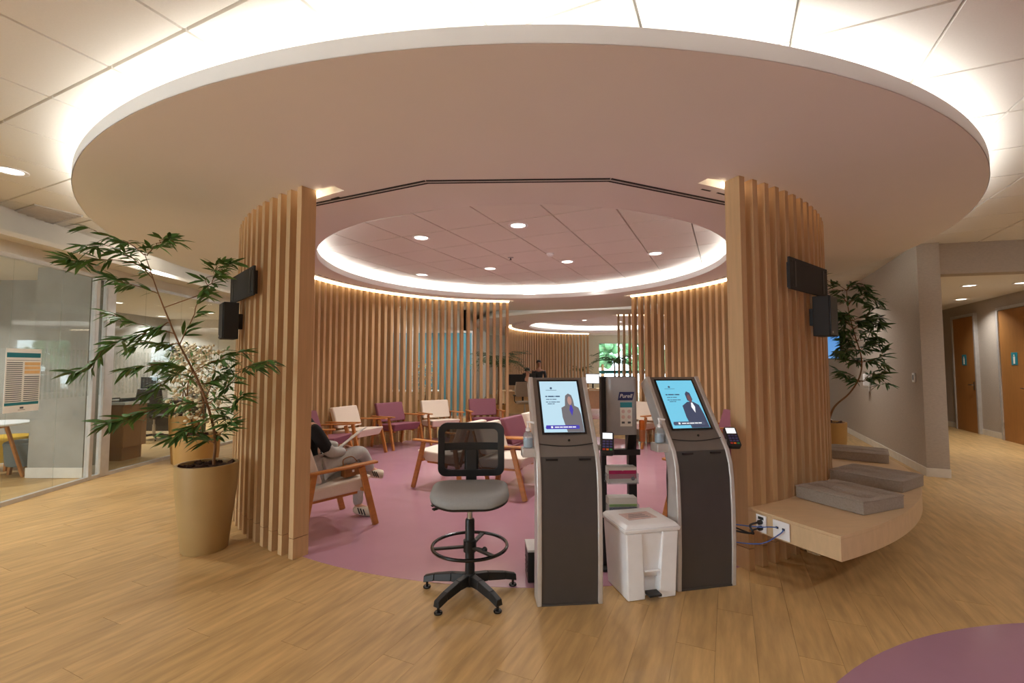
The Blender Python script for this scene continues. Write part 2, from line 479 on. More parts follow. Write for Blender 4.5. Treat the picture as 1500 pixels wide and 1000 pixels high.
canopy('ceiling_canopy', CAN, CAN_R, CAN_IN, RING, 3.31, 3.425, SLOT1, 'round floating ceiling canopy over the lounge')
ring_strip('cove_light', CAN, CAN_R - .12, CAN_R - .06, SOF + .066, [(-180, 180)], 'led', 'cove light strip along the outer rim of the lounge canopy')
ring_strip('cove_light', CAN, CAN_IN + .06, CAN_IN + .12, SOF + .066, [(-180, 180)], 'led', 'cove light strip around the round opening in the lounge canopy')
ring_strip('slot_light', RING, 3.392, 3.414, SOF - .030, [(-175.5, -31), (24.6, 140.3)], 'led_slot', 'bright linear light along the top of the lounge slat screens', thick=.029)
SLOT2 = [(-178, -60), (-12, 130)]
canopy('ceiling_canopy', CAN2, 4.83, 2.9, RING2, 3.51, 3.625, SLOT2, 'round floating ceiling canopy over the far reception')
ring_strip('cove_light', CAN2, 2.96, 3.02, SOF + .066, [(-180, 180)], 'led', 'cove light strip around the round opening over the far reception')
ring_strip('slot_light', RING2, 3.592, 3.614, SOF - .030, [(-176.5, -91), (-10, 71)], 'led_slot', 'bright linear light along the top of the far reception slat screens', thick=.029)

# track of the folding partition in the soffit: two dark lines in three runs
tr = bpy.data.objects.new('trim_1', None); C.objects.link(tr); tag(tr, 'dark double track line set into the canopy soffit', kind='structure')
tp = [flo(457, 300, SOF), flo(625, 266, SOF), flo(893, 263, SOF), flo(1060, 297, SOF)]
d0 = Vector(tp[0]) - Vector(tp[1]); d3 = Vector(tp[3]) - Vector(tp[2])
tp[0] = Vector(tp[1]) + d0 * 1.12; tp[3] = Vector(tp[2]) + d3 * 1.12
for i in range(3):
    a, b = Vector((*tp[i], SOF - .001)), Vector((*tp[i + 1], SOF - .001))
    nrm = Vector((-(b - a).y, (b - a).x, 0)).normalized()
    for s in (-.022, .022):
        MB().bar(a + nrm * s, b + nrm * s, .017, .008).build('rail', 'black_matte', tr)
    MB().bar(a, b, .012, .010).build('rail_lip', 'alu', tr)

# ------------------------------------------------------------------ slat screens
SL_W, STEP = 0.055, 2.33
def slat_meshes(r0, r1):
    top, seam = SOF - .004, .150
    d = r1 - r0
    up = MB().box((0, -(r0 + r1) / 2, (top + seam + .005) / 2), (SL_W, d, top - seam - .005)).mesh('slat', 'slat', smooth=False)
    lo = MB().box((0, -(r0 + r1) / 2, seam / 2), (SL_W, d, seam)).mesh('base_block', 'slat', smooth=False)
    return up, lo
sl1 = slat_meshes(R_SL0, R_SL1); sl2 = slat_meshes(3.62, 3.75)
def screen(ring, a0, a1, step, meshes, label, group=None):
    t = thing('slat_screen', label, 'slat screen', (ring[0], ring[1], 0.002))
    n = int(round(abs(a1 - a0) / step))
    for k in range(n + 1):
        a = a0 + (a1 - a0) * k / n
        M = Matrix.Rotation(R(a), 4, 'Z')
        s = inst(meshes[0], 'slat', t, M)
        inst(meshes[1], 'base_block', s)
    return t
screen(RING, -31.8, -175, STEP, sl1, 'curved oak slat screen beside the row of lounge armchairs and bamboo pots')
screen(RING, 25.2, 139.8, STEP, sl1, 'curved oak slat screen with the wooden bench around its outside')
screen(RING2, -92, -176, 2.25, sl2, 'far curved oak slat screen behind the reception staff')
screen(RING2, -9.5, 70, 2.25, sl2, 'far curved oak slat screen with potted palm, right of the reception gap')

# ------------------------------------------------------------------ walls and glazing
def wall(name, a, b, z0, z1, th, m, label=None):
    a, b = Vector((*a, 0)), Vector((*b, 0)); t = (b - a).normalized(); n = Vector((t.y, -t.x, 0))
    mb = MB().hexa([a + Vector((0, 0, z0)), b + Vector((0, 0, z0)), b + n * th + Vector((0, 0, z0)), a + n * th + Vector((0, 0, z0))][::-1],
                   [a + Vector((0, 0, z1)), b + Vector((0, 0, z1)), b + n * th + Vector((0, 0, z1)), a + n * th + Vector((0, 0, z1))][::-1])
    return struct(mb, name, m, label, smooth=False)
# right: solid wall along the building axis, corridor beyond it
W0 = Vector((5.52, 6.26, 0)); W1 = W0 + EV * 17.5
wall('wall_right', W0[:2], W1[:2], 0, CEIL + .03, .24, 'wall_grey', 'greige wallpapered wall behind the bench')
wall('baseboard_right', (W0 - EU * .014)[:2], (W1 - EU * .014)[:2], 0, .11, .014, 'base_white')
J0 = W0 - EV * .014
wall('baseboard_jamb', (J0 + EU * .24)[:2], (J0 - EU * .014)[:2], 0, .11, -.014, 'base_white')
hd = Vector((math.cos(R(12)), -math.sin(R(12)), 0))
H0 = W0 + EU * .0 - EV * .002
wall('wall_header', (H0 + hd * .13 + EV * .03)[:2], (H0 + hd * 3.4)[:2], 2.70, CEIL + .03, -.22, 'wall_grey', 'greige header wall above the corridor opening')
D0 = Vector((9.756, 9.193, 0)); DV = Vector((0.387, 0.922, 0)); DN = Vector((-DV.y, DV.x, 0))
wall('wall_corridor', (D0 - DV * 4.4)[:2], (D0 + DV * 13)[:2], 0, 2.95, .2, 'wall_grey', 'greige corridor wall with the oak doors')
wall('baseboard_corridor', (D0 - DV * 4.4 + DN * .013)[:2], (D0 + DV * 13 + DN * .013)[:2], 0, .12, .013, 'base_white')
cm = MB().hexa([Vector((5.80, 6.46, 2.86)), Vector((8.75, 5.80, 2.86)), Vector((13.3, 18, 2.86)), Vector((11.0, 18, 2.86))], [Vector((5.80, 6.46, 2.9)), Vector((8.75, 5.80, 2.9)), Vector((13.3, 18, 2.9)), Vector((11.0, 18, 2.9))])
struct(cm, 'ceiling_corridor', 'tile', 'plain low ceiling of the corridor')
wall('wall_corridor_end', (10.4, 17.9), (13.5, 17.9), 0, 2.95, -.2, 'wall_grey')
wall('wall_hall_right', (8.06, 5.16), (8.06, -4.5), 0, CEIL + .03, -.2, 'wall_grey')
wall('wall_behind', (-6.9, -4.5), (8.3, -4.5), 0, CEIL + .03, .2, 'white_wall')
# doors in the corridor
def door(n, t, sign):
    c = D0 + DV * t + DN * .012
    e = bpy.data.objects.new('door_%d' % n, None); C.objects.link(e); e.location = (c.x, c.y, 0.002)
    e.rotation_euler = (0, 0, math.atan2(DV.y, DV.x)); e['kind'] = 'structure'
    e['label'] = 'tall oak corridor door'
    hh, ww = 2.56, .92
    MB().box((0, .012, hh / 2), (ww, .045, hh)).build('door_leaf', 'door_wood', e, bev=.003)
    for s in (-1, 1): MB().box((s * (ww / 2 + .03), .014, hh / 2 + .03), (.055, .08, hh + .06)).build('frame_post', 'alu', e, bev=.004)
    MB().box((0, .014, hh + .035), (ww + .115, .08, .06)).build('frame_head', 'alu', e, bev=.004)
    hx = -ww / 2 + .07
    MB().box((hx, .045, 1.03), (.035, .012, .17)).tube([(hx, .045, 1.05), (hx, .09, 1.05), (hx + .12, .095, 1.05)], .009, 8).build('door_handle', 'steel', e)
    for z in (.3, 1.3, 2.3): MB().box((ww / 2 - .002, .04, z), (.018, .012, .10)).build('hinge', 'steel', e)
    if sign:
        sg = MB().box((0, .039, 1.60), (.19, .006, .24)).build('sign_plate', 'teal_sign', e, bev=.002)
        pz = 1.60
        MB().ball((0, .044, pz + .065), (.018, .003, .018)).box((0, .044, pz), (.05, .004, .085)).box((-.014, .044, pz - .065), (.018, .004, .06)).box((.014, .044, pz - .065), (.018, .004, .06)).build('sign_pictogram', 'paper', sg, smooth=False)
door(1, 3.35, False); door(2, 1.45, True); door(3, -.42, True)

# left: glazed partition (polyline), bulkhead over it
GP = [(-5.02, 1.2), (-5.15, 3.0), (-5.31, 4.9), (-5.44, 6.12), (-5.44, 7.6), (-5.33, 9.4), (-5.1, 11.4), (-4.9, 13.0)]
GH = 2.60
win = bpy.data.objects.new('window_1', None); C.objects.link(win); tag(win, 'frameless glazed partition of the offices with aluminium rails', kind='structure')
for i in range(len(GP) - 1):
    a, b = Vector((*GP[i], 0)), Vector((*GP[i + 1], 0)); t = (b - a).normalized(); n = Vector((t.y, -t.x, 0))
    wall('wall_bulkhead', GP[i], GP[i + 1], GH + .04, CEIL + .03, -.12, 'white_wall')
    MB().bar(a + Vector((0, 0, .0225)), b + Vector((0, 0, .0225)), .05, .045).build('bottom_rail', 'alu', win)
    MB().bar(a + Vector((0, 0, GH + .02)), b + Vector((0, 0, GH + .02)), .06, .04).build('top_rail', 'alu', win)
    L_ = (b - a).length
    npan = 2 if L_ > 1.0 else 1
    for k in range(npan):
        p, q = a.lerp(b, (k + .004) / npan), a.lerp(b, (k + 1 - .004) / npan)
        MB().hexa([p - n * .005 + Vector((0, 0, .045)), q - n * .005 + Vector((0, 0, .045)), q + n * .005 + Vector((0, 0, .045)), p + n * .005 + Vector((0, 0, .045))],
                  [p - n * .005 + Vector((0, 0, GH)), q - n * .005 + Vector((0, 0, GH)), q + n * .005 + Vector((0, 0, GH)), p + n * .005 + Vector((0, 0, GH))]).build('pane', 'glass', win, smooth=False)
    # privacy film: thin frosted stripes on the office side
    if i in (2, 3, 4, 5):
        fm = MB(); ns = int(L_ / .06)
        for k in range(ns):
            p = a.lerp(b, (k + .25) / ns) - n * .008; q = a.lerp(b, (k + .75) / ns) - n * .008
            fm.add([p + Vector((0, 0, 1.08)), q + Vector((0, 0, 1.08)), q + Vector((0, 0, 1.66)), p + Vector((0, 0, 1.66))], [(0, 1, 2, 3)])
        o = fm.build('film_stripes', 'film', win, smooth=False); o['kind'] = 'stuff'
for (x, y, wd) in ((-5.43, 6.02, .05), (-5.44, 6.24, .13)):
    MB().box((x, y, GH / 2 + .01), (.07, wd, GH)).build('mullion', 'alu', win, bev=.004)
# offices behind the glass
wall('wall_office_outer', (-9.6, -2), (-9.6, 14), 0, 2.78, -.15, 'concrete')
wall('wall_office_return', (-6.30, 6.36), (-6.30, 7.16), 0, 2.78, -.1, 'concrete')
wall('wall_office_divider', (-9.6, 7.05), (-6.30, 7.05), 0, 2.78, -.12, 'concrete', 'grey concrete wall behind the round table')
struct(MB().box((-5.97, 6.26, 1.39), (.72, .24, 2.78)), 'wall_pillar', 'concrete', 'grey concrete pillar behind the glass', smooth=False)
struct(MB().box((-5.97, 6.26, .07), (.745, .265, .13)), 'baseboard_pillar', 'base_white')
wall('baseboard_office', (-9.5, 7.037), (-6.32, 7.037), 0, .12, .013, 'base_white')
wall('wall_office_back', (-9.6, 13.0), (-4.9, 13.0), 0, 2.78, -.12, 'white_wall', 'white rear wall of the office with the dark desk')
struct(MB().box((-7.4, 6.0, 2.80), (4.6, 16, .05)), 'ceiling_office', 'white_wall', 'plain white office ceiling')
# rear boundary: reception end wall with glazed entrance
wall('wall_rear', (-6, 13.6), (-1.3, 13.6), 0, CEIL + .03, -.15, 'white_wall')
wall('wall_rear_side', (-1.3, 13.6), (-1.3, 25), 0, CEIL + .03, -.15, 'white_wall')
YB = 24.6
for a, b, z0, z1 in (((-1.5, YB), (4.6, YB), 0, CEIL + .03), ((4.6, YB), (8.4, YB), 2.72, CEIL + .03), ((8.4, YB), (13.4, YB), 0, CEIL + .03)):
    wall('wall_entrance', a, b, z0, z1, -.2, 'white_wall')
en = bpy.data.objects.new('window_2', None); C.objects.link(en); tag(en, 'glazed entrance with teal band and daylight behind', kind='structure')
for k in range(3):
    x = 4.6 + 3.8 / 3 * (k + .5)
    p = MB().box((x, YB + .06, 1.36), (3.8 / 3 - .03, .012, 2.68)).build('pane', 'glass', en, smooth=False)
    MB().box((x, YB + .045, 1.17), (3.8 / 3 - .03, .006, .17)).build('teal_band', 'teal', p)
for k in range(4): MB().box((4.6 + 3.8 / 3 * k, YB + .06, 1.36), (.05, .06, 2.72)).build('mullion', 'alu', en)
MB().box((6.5, YB + .06, 2.70), (3.8, .06, .05)).build('top_rail', 'alu', en)
struct(MB().box((8, 36, -.06), (44, 22, .1)), 'ground', 'pavement', 'pale pavement outside the entrance')
for k, (x, y, s) in enumerate(((6.0, 31, 1.6), (9.2, 33, 2.0), (3.6, 35, 2.1), (12.5, 34, 1.9))):
    t = thing('street_tree', ['bushy tree straight outside the glazed entrance', 'taller tree outside the entrance beside the first one', 'wide tree further back outside the entrance', 'tree standing apart outside the entrance'][k], 'tree', (x, y, 0))
    MB().tube([(0, 0, 0), (.05, 0, 1.2), (0, .1, 2.4)], [.14, .11, .06]).build('trunk', 'stem', t)
    m = MB()
    for q in range(70):
        a = random.uniform(0, 6.28); rr = random.uniform(.1, 1) * s * .8
        m.ball((rr * math.cos(a), rr * math.sin(a), 2.3 + random.uniform(-.8, 1.3) * s * .6), random.uniform(.12, .3) * s * .7, 7, 5)
    m.build('crown', 'tree_far', t, ang=60)

# ------------------------------------------------------------------ ceiling lamps
def downlight(x, y, z, label, power, r=.10, group=None, spread=125, col=(1.0, 0.985, 0.95)):
    t = thing('downlight', label, 'downlight', (x, y, z), 0, group)
    MB().lathe([(r * .82, -.001), (r, -.010), (r * 1.16, -.008), (r * 1.18, 0), (r * .82, 0)], 28, caps=False).build('trim_ring', 'plastic_white', t)
    MB().lathe([(0.0001, -.004), (r * .84, -.004), (r * .84, -.001), (0.0001, -.001)], 28, caps=False).build('diffuser', 'lamp', t)
    if power:
        l = bpy.data.lights.new('downlight_lamp', 'AREA'); l.shape = 'DISK'; l.size = r * 1.6; l.energy = power; l.color = col; l.spread = R(spread)
        o = bpy.data.objects.new('downlight_lamp', l); C.objects.link(o); o.parent = t; o.location = (0, 0, -.014)
    return t
G1 = 'downlights in the ceiling inside the canopy opening'
for (x, y) in ((617, 348), (759, 330), (718, 393), (831, 383), (960, 371), (618, 402), (778, 421), (875, 414)):
    fx, fy = flo(x, y, CEIL)
    downlight(fx, fy, CEIL, 'round recessed downlight in the ceiling inside the canopy opening', SPOT_POWER, group=G1)
for (x, y), lb in (((748, 377), 'small dark sprinkler rose between the lounge downlights'), ((806, 371), 'small round smoke detector between the lounge downlights')):
    fx, fy = flo(x, y, CEIL)
    t = thing('smoke_detector' if 'smoke' in lb else 'sprinkler', lb, 'detector' if 'smoke' in lb else 'sprinkler', (fx, fy, CEIL))
    if 'smoke' in lb:
        MB().lathe([(.055, 0), (.055, -.02), (.04, -.035), (.02, -.04), (0.0001, -.04)], 20, caps=False).build('housing', 'plastic_white', t); MB().lathe([(.03, -.036), (.03, -.046), (.0001, -.046)], 16, caps=False).build('sensor_cap', 'plastic_white', t)
    else:
        MB().lathe([(.045, 0), (.045, -.006), (.02, -.01), (0.0001, -.01)], 20, caps=False).build('rose', 'steel', t); MB().lathe([(.008, -.008), (.008, -.035), (.022, -.037), (.0001, -.04)], 12, caps=False).build('nozzle', 'black_matte', t)
fx, fy = flo(15, 250, CEIL); downlight(fx, fy, CEIL, 'round recessed downlight in the tiled ceiling near the air grille', HALL_POWER, .10)
fx, fy = flo(165, 356, CEIL); downlight(-4.95, 6.6, CEIL, 'round recessed downlight in the tiled ceiling above the bamboo and glass partition', HALL_POWER * .8)
downlight(5.6, 8.6, CEIL, 'round recessed downlight in the ceiling beside the right-hand bamboo and wall', HALL_POWER * .8)
GH_ = 'downlights of the hall ceiling before the canopy'
for (x, y) in ((-3.4, .6), (0.2, .2), (3.6, .6), (-3.4, -2.2), (.2, -2.4), (3.8, -2.2), (6.4, 2.2), (6.7, 4.6)):
    downlight(x, y, CEIL, 'round recessed downlight in the tiled ceiling of the front hall', HALL_POWER, group=GH_)
for k, (x, y) in enumerate(((1420, 418), (1408, 438), (1497, 414))):
    fx, fy = flo(x, y, 2.86)
    downlight(fx, fy, 2.86, 'round recessed downlight in the low corridor ceiling', 14, group='corridor downlights')
for k, (x, y) in enumerate(((172, 443), (307, 458), (236, 463), (120, 430))):
    fx, fy = flo(x, y, 2.775)
    downlight(max(fx, -9.2), min(fy, 12.4), 2.775, 'round recessed downlight in the office ceiling behind the glass', 34, group='office downlights')
for (x, y) in ((-6.6, 4.2), (-7.6, 5.8)):
    downlight(x, y, 2.775, 'round recessed downlight in the ceiling over the round office table', 34, group='small office downlights')
for (x, y) in ((0.1, 14.2), (2.0, 15.0), (3.4, 14.6), (4.6, 15.4), (2.6, 16.6), (4.0, 17.2)):  # the first one is an added lamp, brightening the dark rear side wall
    downlight(x, y, CEIL, 'round recessed downlight in the ceiling over the far reception', 14, group='reception downlights')
for (x, y) in ((-2.2, 12.0), (-4.0, 11.6), (-3.2, 12.9), (-1.2, 12.6)):
    downlight(x, y, CEIL, 'round recessed downlight in the aisle behind the lounge screen', 14, group='rear aisle downlights')
downlight(6.6, 21.5, CEIL, 'round recessed downlight near the glazed entrance', 14)

# air grille in the left ceiling
gx, gy = flo(62, 318, CEIL)
gr = thing('air_grille', 'rectangular slatted air grille in the tiled ceiling near the glass partition', 'air vent', (gx + .12, gy - .1, CEIL), -AX)
for s in (-1, 1):
    MB().box((s * .33, 0, -.006), (.03, .40, .014)).build('frame_side', 'alu', gr); MB().box((0, s * .185, -.006), (.64, .03, .014)).build('frame_side', 'alu', gr)
MB().box((0, 0, -.001), (.64, .36, .002)).build('dark_duct', 'black_matte', gr)
for k in range(11): MB().box((-.28 + k * .056, 0, -.008), (.006, .35, .022), rot=Matrix.Rotation(R(35), 3, 'Y')).build('louvre', 'alu', gr)

# ------------------------------------------------------------------ bench with cushions
def sector(c, r0, r1, a0, a1, z0, z1, n=40):
    mb = MB()
    for i in range(n + 1):
        a = a0 + (a1 - a0) * i / n
        for r, z in ((r0, z0), (r1, z0), (r1, z1), (r0, z1)): mb.v.append((*rp(c, r, a), z))
    for i in range(n):
        for e in range(4): mb.f.append((i * 4 + e, i * 4 + (e + 1) % 4, (i + 1) * 4 + (e + 1) % 4, (i + 1) * 4 + e))
    mb.f.append((0, 3, 2, 1)); mb.f.append((n * 4, n * 4 + 1, n * 4 + 2, n * 4 + 3))
    return mb
BA = 24.6
bn = thing('curved_bench', 'curved oak bench wrapped around the outside of the slat screen', 'bench', (*rp(RING, 3.9, 50), .002))
def local(o, parent):
    o.parent = parent; o.location = -Vector(parent.location); return o
local(sector(RING, 3.556, 4.18, BA, 77, .432, .45).build('seat_top', 'bench', bev=.001), bn)
local(sector(RING, 3.556, 4.179, BA + .02, 76.98, .30, .4318).build('apron', 'bench', bev=.003), bn)
for a in (37, 57, 74): local(sector(RING, 3.57, 3.66, a - .8, a + .8, 0, .299, 2).build('leg', 'slat'), bn)
def cushion(name, label, a, r, z, L_, W_, H_, yaw):
    x, y = rp(RING, r, a)
    t = thing(name, label, 'cushion', (x, y, z), R(yaw), 'grey seat cushions on the bench')
    nx, ny = 28, 16; mb = MB()
    btn = [(u, v) for u in (-.32, 0, .32) for v in (-.22, .22)]
    def top(u, v):
        ed = min(1, (0.5 - abs(u)) / .06) * min(1, (0.5 - abs(v)) / .10)
        zz = H_ - .012 * (1 - max(0, ed)) ** 2 + .010 * (1 - 4 * v * v) * (1 - 4 * u * u)
        for (bu, bv) in btn:
            d2 = ((u - bu) * L_) ** 2 + ((v - bv) * W_) ** 2
            zz -= .028 * math.exp(-d2 / .0022) + .012 * math.exp(-((v - bv) * W_) ** 2 / .0005) * (abs(u) < .44)
        return zz
    for j in range(ny + 1):
        for i in range(nx + 1):
            u, v = i / nx - .5, j / ny - .5
            mb.v.append((u * L_, v * W_, top(u, v)))
    for j in range(ny):
        for i in range(nx): mb.f.append((j * (nx + 1) + i, j * (nx + 1) + i + 1, (j + 1) * (nx + 1) + i + 1, (j + 1) * (nx + 1) + i))
    loop = [i for i in range(nx + 1)] + [j * (nx + 1) + nx for j in range(1, ny + 1)] + [ny * (nx + 1) + i for i in range(nx - 1, -1, -1)] + [j * (nx + 1) for j in range(ny - 1, 0, -1)]
    b0 = len(mb.v)
    for q in loop: mb.v.append((mb.v[q][0] * .995, mb.v[q][1] * .995, .002))
    n = len(loop)
    for k in range(n): mb.f.append((loop[k], b0 + k, b0 + (k + 1) % n, loop[(k + 1) % n]))
    mb.f.append(tuple(b0 + k for k in range(n - 1, -1, -1)))
    mb.build('pad', 'cush', t, ang=50)
    pp = [Vector(mb.v[q]) + Vector((0, 0, -.006)) for q in loop[::2]]
    MB().tube(pp, .005, 5, closed=True).build('piping', 'cush', t)
    for (bu, bv) in btn: MB().ball((bu * L_, bv * W_, top(bu, bv) + .002), (.011, .011, .005), 8, 6).build('button', 'cush', t)
    return t
def cush_px(label, p0, p1, p2):
    """bottom corners: p0 left-inner, p1 front, p2 right (pixels, on the bench top)"""
    A, B_, D_ = (Vector((*flo(*p, .452), .452)) for p in (p0, p1, p2))
    L_ = (B_ - A).length; W_ = (D_ - B_).length
    c = (A + D_) / 2; d = (B_ - A)
    return c, L_, W_, math.degrees(math.atan2(d.y, d.x))
for label, ps in (('square-edged grey tufted cushion at the socket end of the bench', ((1151, 726), (1263, 757), (1300, 739))),
                  ('grey tufted cushion in the middle of the bench', ((1223, 703), (1330, 723), (1342, 712))),
                  ('grey tufted cushion at the far end of the bench, beside the planter', ((1218, 671), (1299, 679), (1306, 670)))):
    c, L_, W_, yaw = cush_px(label, *ps)
    L_, W_ = (.48, .45) if 'socket' in label else (.52, .43)
    if 'socket' in label: c = Vector((2.475, 3.490, 0))
    elif 'middle' in label: c = Vector((3.15, 4.06, 0))
    c = Vector((c.x, c.y, .452))
    a = math.degrees(math.atan2(c.x - RING[0], -(c.y - RING[1]))); r = math.hypot(c.x - RING[0], c.y - RING[1])
    cushion('seat_cushion', label, a, 3.86 if 'socket' in label else 3.88, .4515, L_, W_, .105, yaw)
# sockets on the bench's end face, with cables
e0 = Vector((*rp(RING, 3.57, BA), 0)); e1 = Vector((*rp(RING, 4.165, BA), 0)); ed = (e1 - e0).normalized(); en_ = Vector((-ed.y, ed.x, 0))
if en_.x > 0: en_ = -en_
def plate(nm, label, s, wdt, hgt, z):
    p = e0 + ed * s + en_ * .0115
    t = thing(nm, label, 'wall socket', (p.x, p.y, z), math.atan2(ed.y, ed.x))
    MB().box((0, 0, 0), (wdt, .010, hgt)).build('cover_plate', 'plastic_white', t, bev=.002)
    return t, p
# local -y or +y faces out depending on winding; compute sign once
osg = 1 if Vector((-math.sin(math.atan2(ed.y, ed.x)), math.cos(math.atan2(ed.y, ed.x)), 0)).dot(en_) > 0 else -1
t1, p1 = plate('power_socket', 'white double power socket on the bench end with two black plugs', .10, .075, .115, .372)
MB().box((0, osg * .006, .038), (.04, .004, .018)).build('switch', 'black_matte', t1)
for z in (.012, -.028): MB().lathe([(.016, 0), (.016, .022), (.010, .030), (.0001, .030)], 14, M=Matrix.Translation((0, osg * .005, z)) @ Matrix.Rotation(-osg * math.pi / 2, 4, 'X'), caps=False).build('plug', 'black', t1)
t2, p2 = plate('data_socket', 'white blank-looking data socket plate on the bench end with blue cables', .245, .115, .115, .372)
for x in (-.025, .02): MB().box((x, osg * .007, .012), (.016, .006, .013)).build('port', 'black_matte', t2)
def cable(label, pts, r, m):
    P_ = [Vector(p) for p in pts]; q = []
    for i in range(len(P_) - 1):
        a = P_[max(i - 1, 0)]; b = P_[i]; c = P_[i + 1]; d = P_[min(i + 2, len(P_) - 1)]
        for k in range(6):
            t = k / 6
            q.append(.5 * ((2 * b) + (c - a) * t + (2 * a - 5 * b + 4 * c - d) * t * t + (3 * b - a - 3 * c + d) * t ** 3))
    q.append(P_[-1])
    return tag(MB().tube(q, r, 6).build('cable', m), label, 'cable')
k2 = Vector((1.545, 3.30, .20))
cable('thick black power cable from the bench socket down to the kiosk', [p1 + en_ * .035 + Vector((0, 0, .385)), p1 + en_ * .10 + Vector((-.01, .0, .375)), Vector((1.62, 3.20, .33)), k2 + Vector((.01, .0, .11))], .007, 'black')
cable('thin black cable from the lower bench plug to the kiosk', [p1 + en_ * .035 + Vector((0, 0, .345)), p1 + en_ * .09 + Vector((0, 0, .34)), Vector((1.63, 3.21, .32)), k2 + Vector((.012, .01, .13))], .005, 'black')
cable('blue data cable running level from the data plate to the kiosk', [p2 + en_ * .006 + ed * -.025 + Vector((0, 0, .384)), p2 + en_ * .07 + ed * -.03 + Vector((0, 0, .395)), Vector((1.66, 3.20, .37)), k2 + Vector((-.05, .0, .16))], .004, 'cable_blue')
cable('blue data cable sagging from the data plate to the kiosk', [p2 + en_ * .006 + ed * .02 + Vector((0, 0, .384)), p2 + en_ * .05 + ed * .02 + Vector((0, 0, .36)), Vector((1.66, 3.17, .27)), k2 + Vector((-.06, -.03, .05))], .004, 'cable_blue')

# ------------------------------------------------------------------ black panels and loudspeakers on the screens
def panel_pair(am, aspk, side, labp, labs):
    x, y = rp(RING, 3.585, am)
    t = thing('wall_panel', labp, 'panel', (x, y, 2.05), R(am))
    MB().box((0, -.012, .125), (.80, .018, .25)).build('plate', 'black_matte', t, bev=.003)
    for s in (-.3, .3): MB().box((s, .006, .125), (.03, .06, .2)).build('bracket', 'black', t)
    for s in (-.36, .36):
        for z in (.03, .22): MB().lathe([(.008, 0), (.006, .004), (.0001, .004)], 8, M=Matrix.Translation((s, -.021, z)) @ Matrix.Rotation(math.pi / 2, 4, 'X'), caps=False).build('screw', 'black', t)
    x, y = rp(RING, 3.575, aspk)
    t = thing('loudspeaker', labs, 'speaker', (x, y, 1.70), R(aspk))
    MB().box((0, -.085, .165), (.20, .12, .33)).build('cabinet', 'black_matte', t, bev=.006)
    MB().box((0, -.149, .165), (.186, .010, .316)).build('grille', 'black', t, bev=.004)
    MB().box((0, -.006, .165), (.06, .05, .14)).build('bracket', 'black', t)
    MB().lathe([(.010, 0), (.008, .003), (.0001, .003)], 10, M=Matrix.Translation((-.06, -.154, .03)) @ Matrix.Rotation(math.pi / 2, 4, 'X'), caps=False).build('badge', 'steel', t)
panel_pair(-47.0, -49.5, -1, 'flat black panel on the slat screen above the bamboo pot', 'black box loudspeaker on the slat screen above the bamboo pot')
panel_pair(38.6, 40.8, 1, 'flat black panel on the slat screen above the bench', 'black box loudspeaker on the slat screen above the bench')

# ------------------------------------------------------------------ armchairs
def armchair(label, cloth, x, y, fx, fy, group='wooden armchairs of the lounge'):
    key = 'arm_' + cloth
    t = thing('armchair', label, 'armchair', (x, y, .0025), facing(fx, fy), group)
    if key not in CH:
        CH[key] = None
        seat = MB().hexa([(-.27, -.26, .30), (.27, -.26, .30), (.265, .24, .315), (-.265, .24, .315)], [(-.285, -.28, .405), (.285, -.28, .405), (.29, .31, .445), (-.29, .31, .445)])
        back = MB().hexa([(-.285, -.245, .455), (.285, -.245, .455), (.285, -.15, .445), (-.285, -.15, .445)], [(-.285, -.36, .775), (.285, -.36, .775), (.285, -.27, .785), (-.285, -.27, .785)])
        parts = [('seat', cloth, seat, .022), ('backrest', cloth, back, .022)]
        for s in (-1, 1):
            X = s * .325
            parts.append(('leg', 'chair_wood', MB().bar((X, .33, 0), (X, .18, .545), .032, .055, up=(0, 1, 0)), .004))
            parts.append(('leg', 'chair_wood', MB().bar((X, -.34, 0), (X, -.25, .545), .032, .050, up=(0, 1, 0)), .004))
            parts.append(('armrest', 'chair_wood', MB().hexa([(X - .028, -.36, .535), (X + .028, -.36, .535), (X + .034, .33, .560), (X - .034, .33, .560)], [(X - .028, -.36, .557), (X + .028, -.36, .557), (X + .034, .33, .582), (X - .034, .33, .582)]), .006))
            parts.append(('side_rail', 'chair_wood', MB().bar((s * .21, .20, .300), (s * .21, -.27, .285), .028, .03), .003))
            parts.append(('back_post', 'chair_wood', MB().bar((s * .22, -.265, .27), (s * .22, -.375, .70), .04, .022, up=(0, 1, 0)), .003))
        parts.append(('cross_rail', 'chair_wood', MB().box((0, .215, .335), (.63, .028, .03)), .003))
        parts.append(('cross_rail', 'chair_wood', MB().box((0, -.265, .315), (.63, .028, .03)), .003))
        CH[key] = [(n, b.mesh(n, m), bv) for n, m, b, bv in parts]
    for n, me, bv in CH[key]:
        o = inst(me, n, t)
        m = o.modifiers.new('bevel', 'BEVEL'); m.width = bv; m.segments = 3 if bv > .01 else 1; m.limit_method = 'ANGLE'; m.angle_limit = R(35)
    return t
CH = {}
def toward(x, y): d = Vector((RING[0] - x, RING[1] - y)); d.normalize(); return d.x, d.y
def ring_chair(label, cloth, a, r=3.0, turn=0):
    x, y = rp(RING, r, a); fx, fy = toward(x, y); c, s = math.cos(R(turn)), math.sin(R(turn))
    return armchair(label, cloth, x, y, fx * c - fy * s, fx * s + fy * c)
armchair('cream armchair with a seated reader in grey trousers', 'cream', -1.72, 4.35, .69, .72)
ring_chair('plum armchair beside the seated reader, by the slat screen', 'plum', -95.5, 2.98, 0)
ring_chair('cream armchair between two plum armchairs along the slat screen, on the side of the reader', 'cream', -113.0, 3.0, 0)
ring_chair('plum armchair between two cream armchairs along the slat screen', 'plum', -130.5, 3.0, 0)
ring_chair('cream armchair along the slat screen next to the last plum armchair', 'cream', -147.5, 2.97, 0)
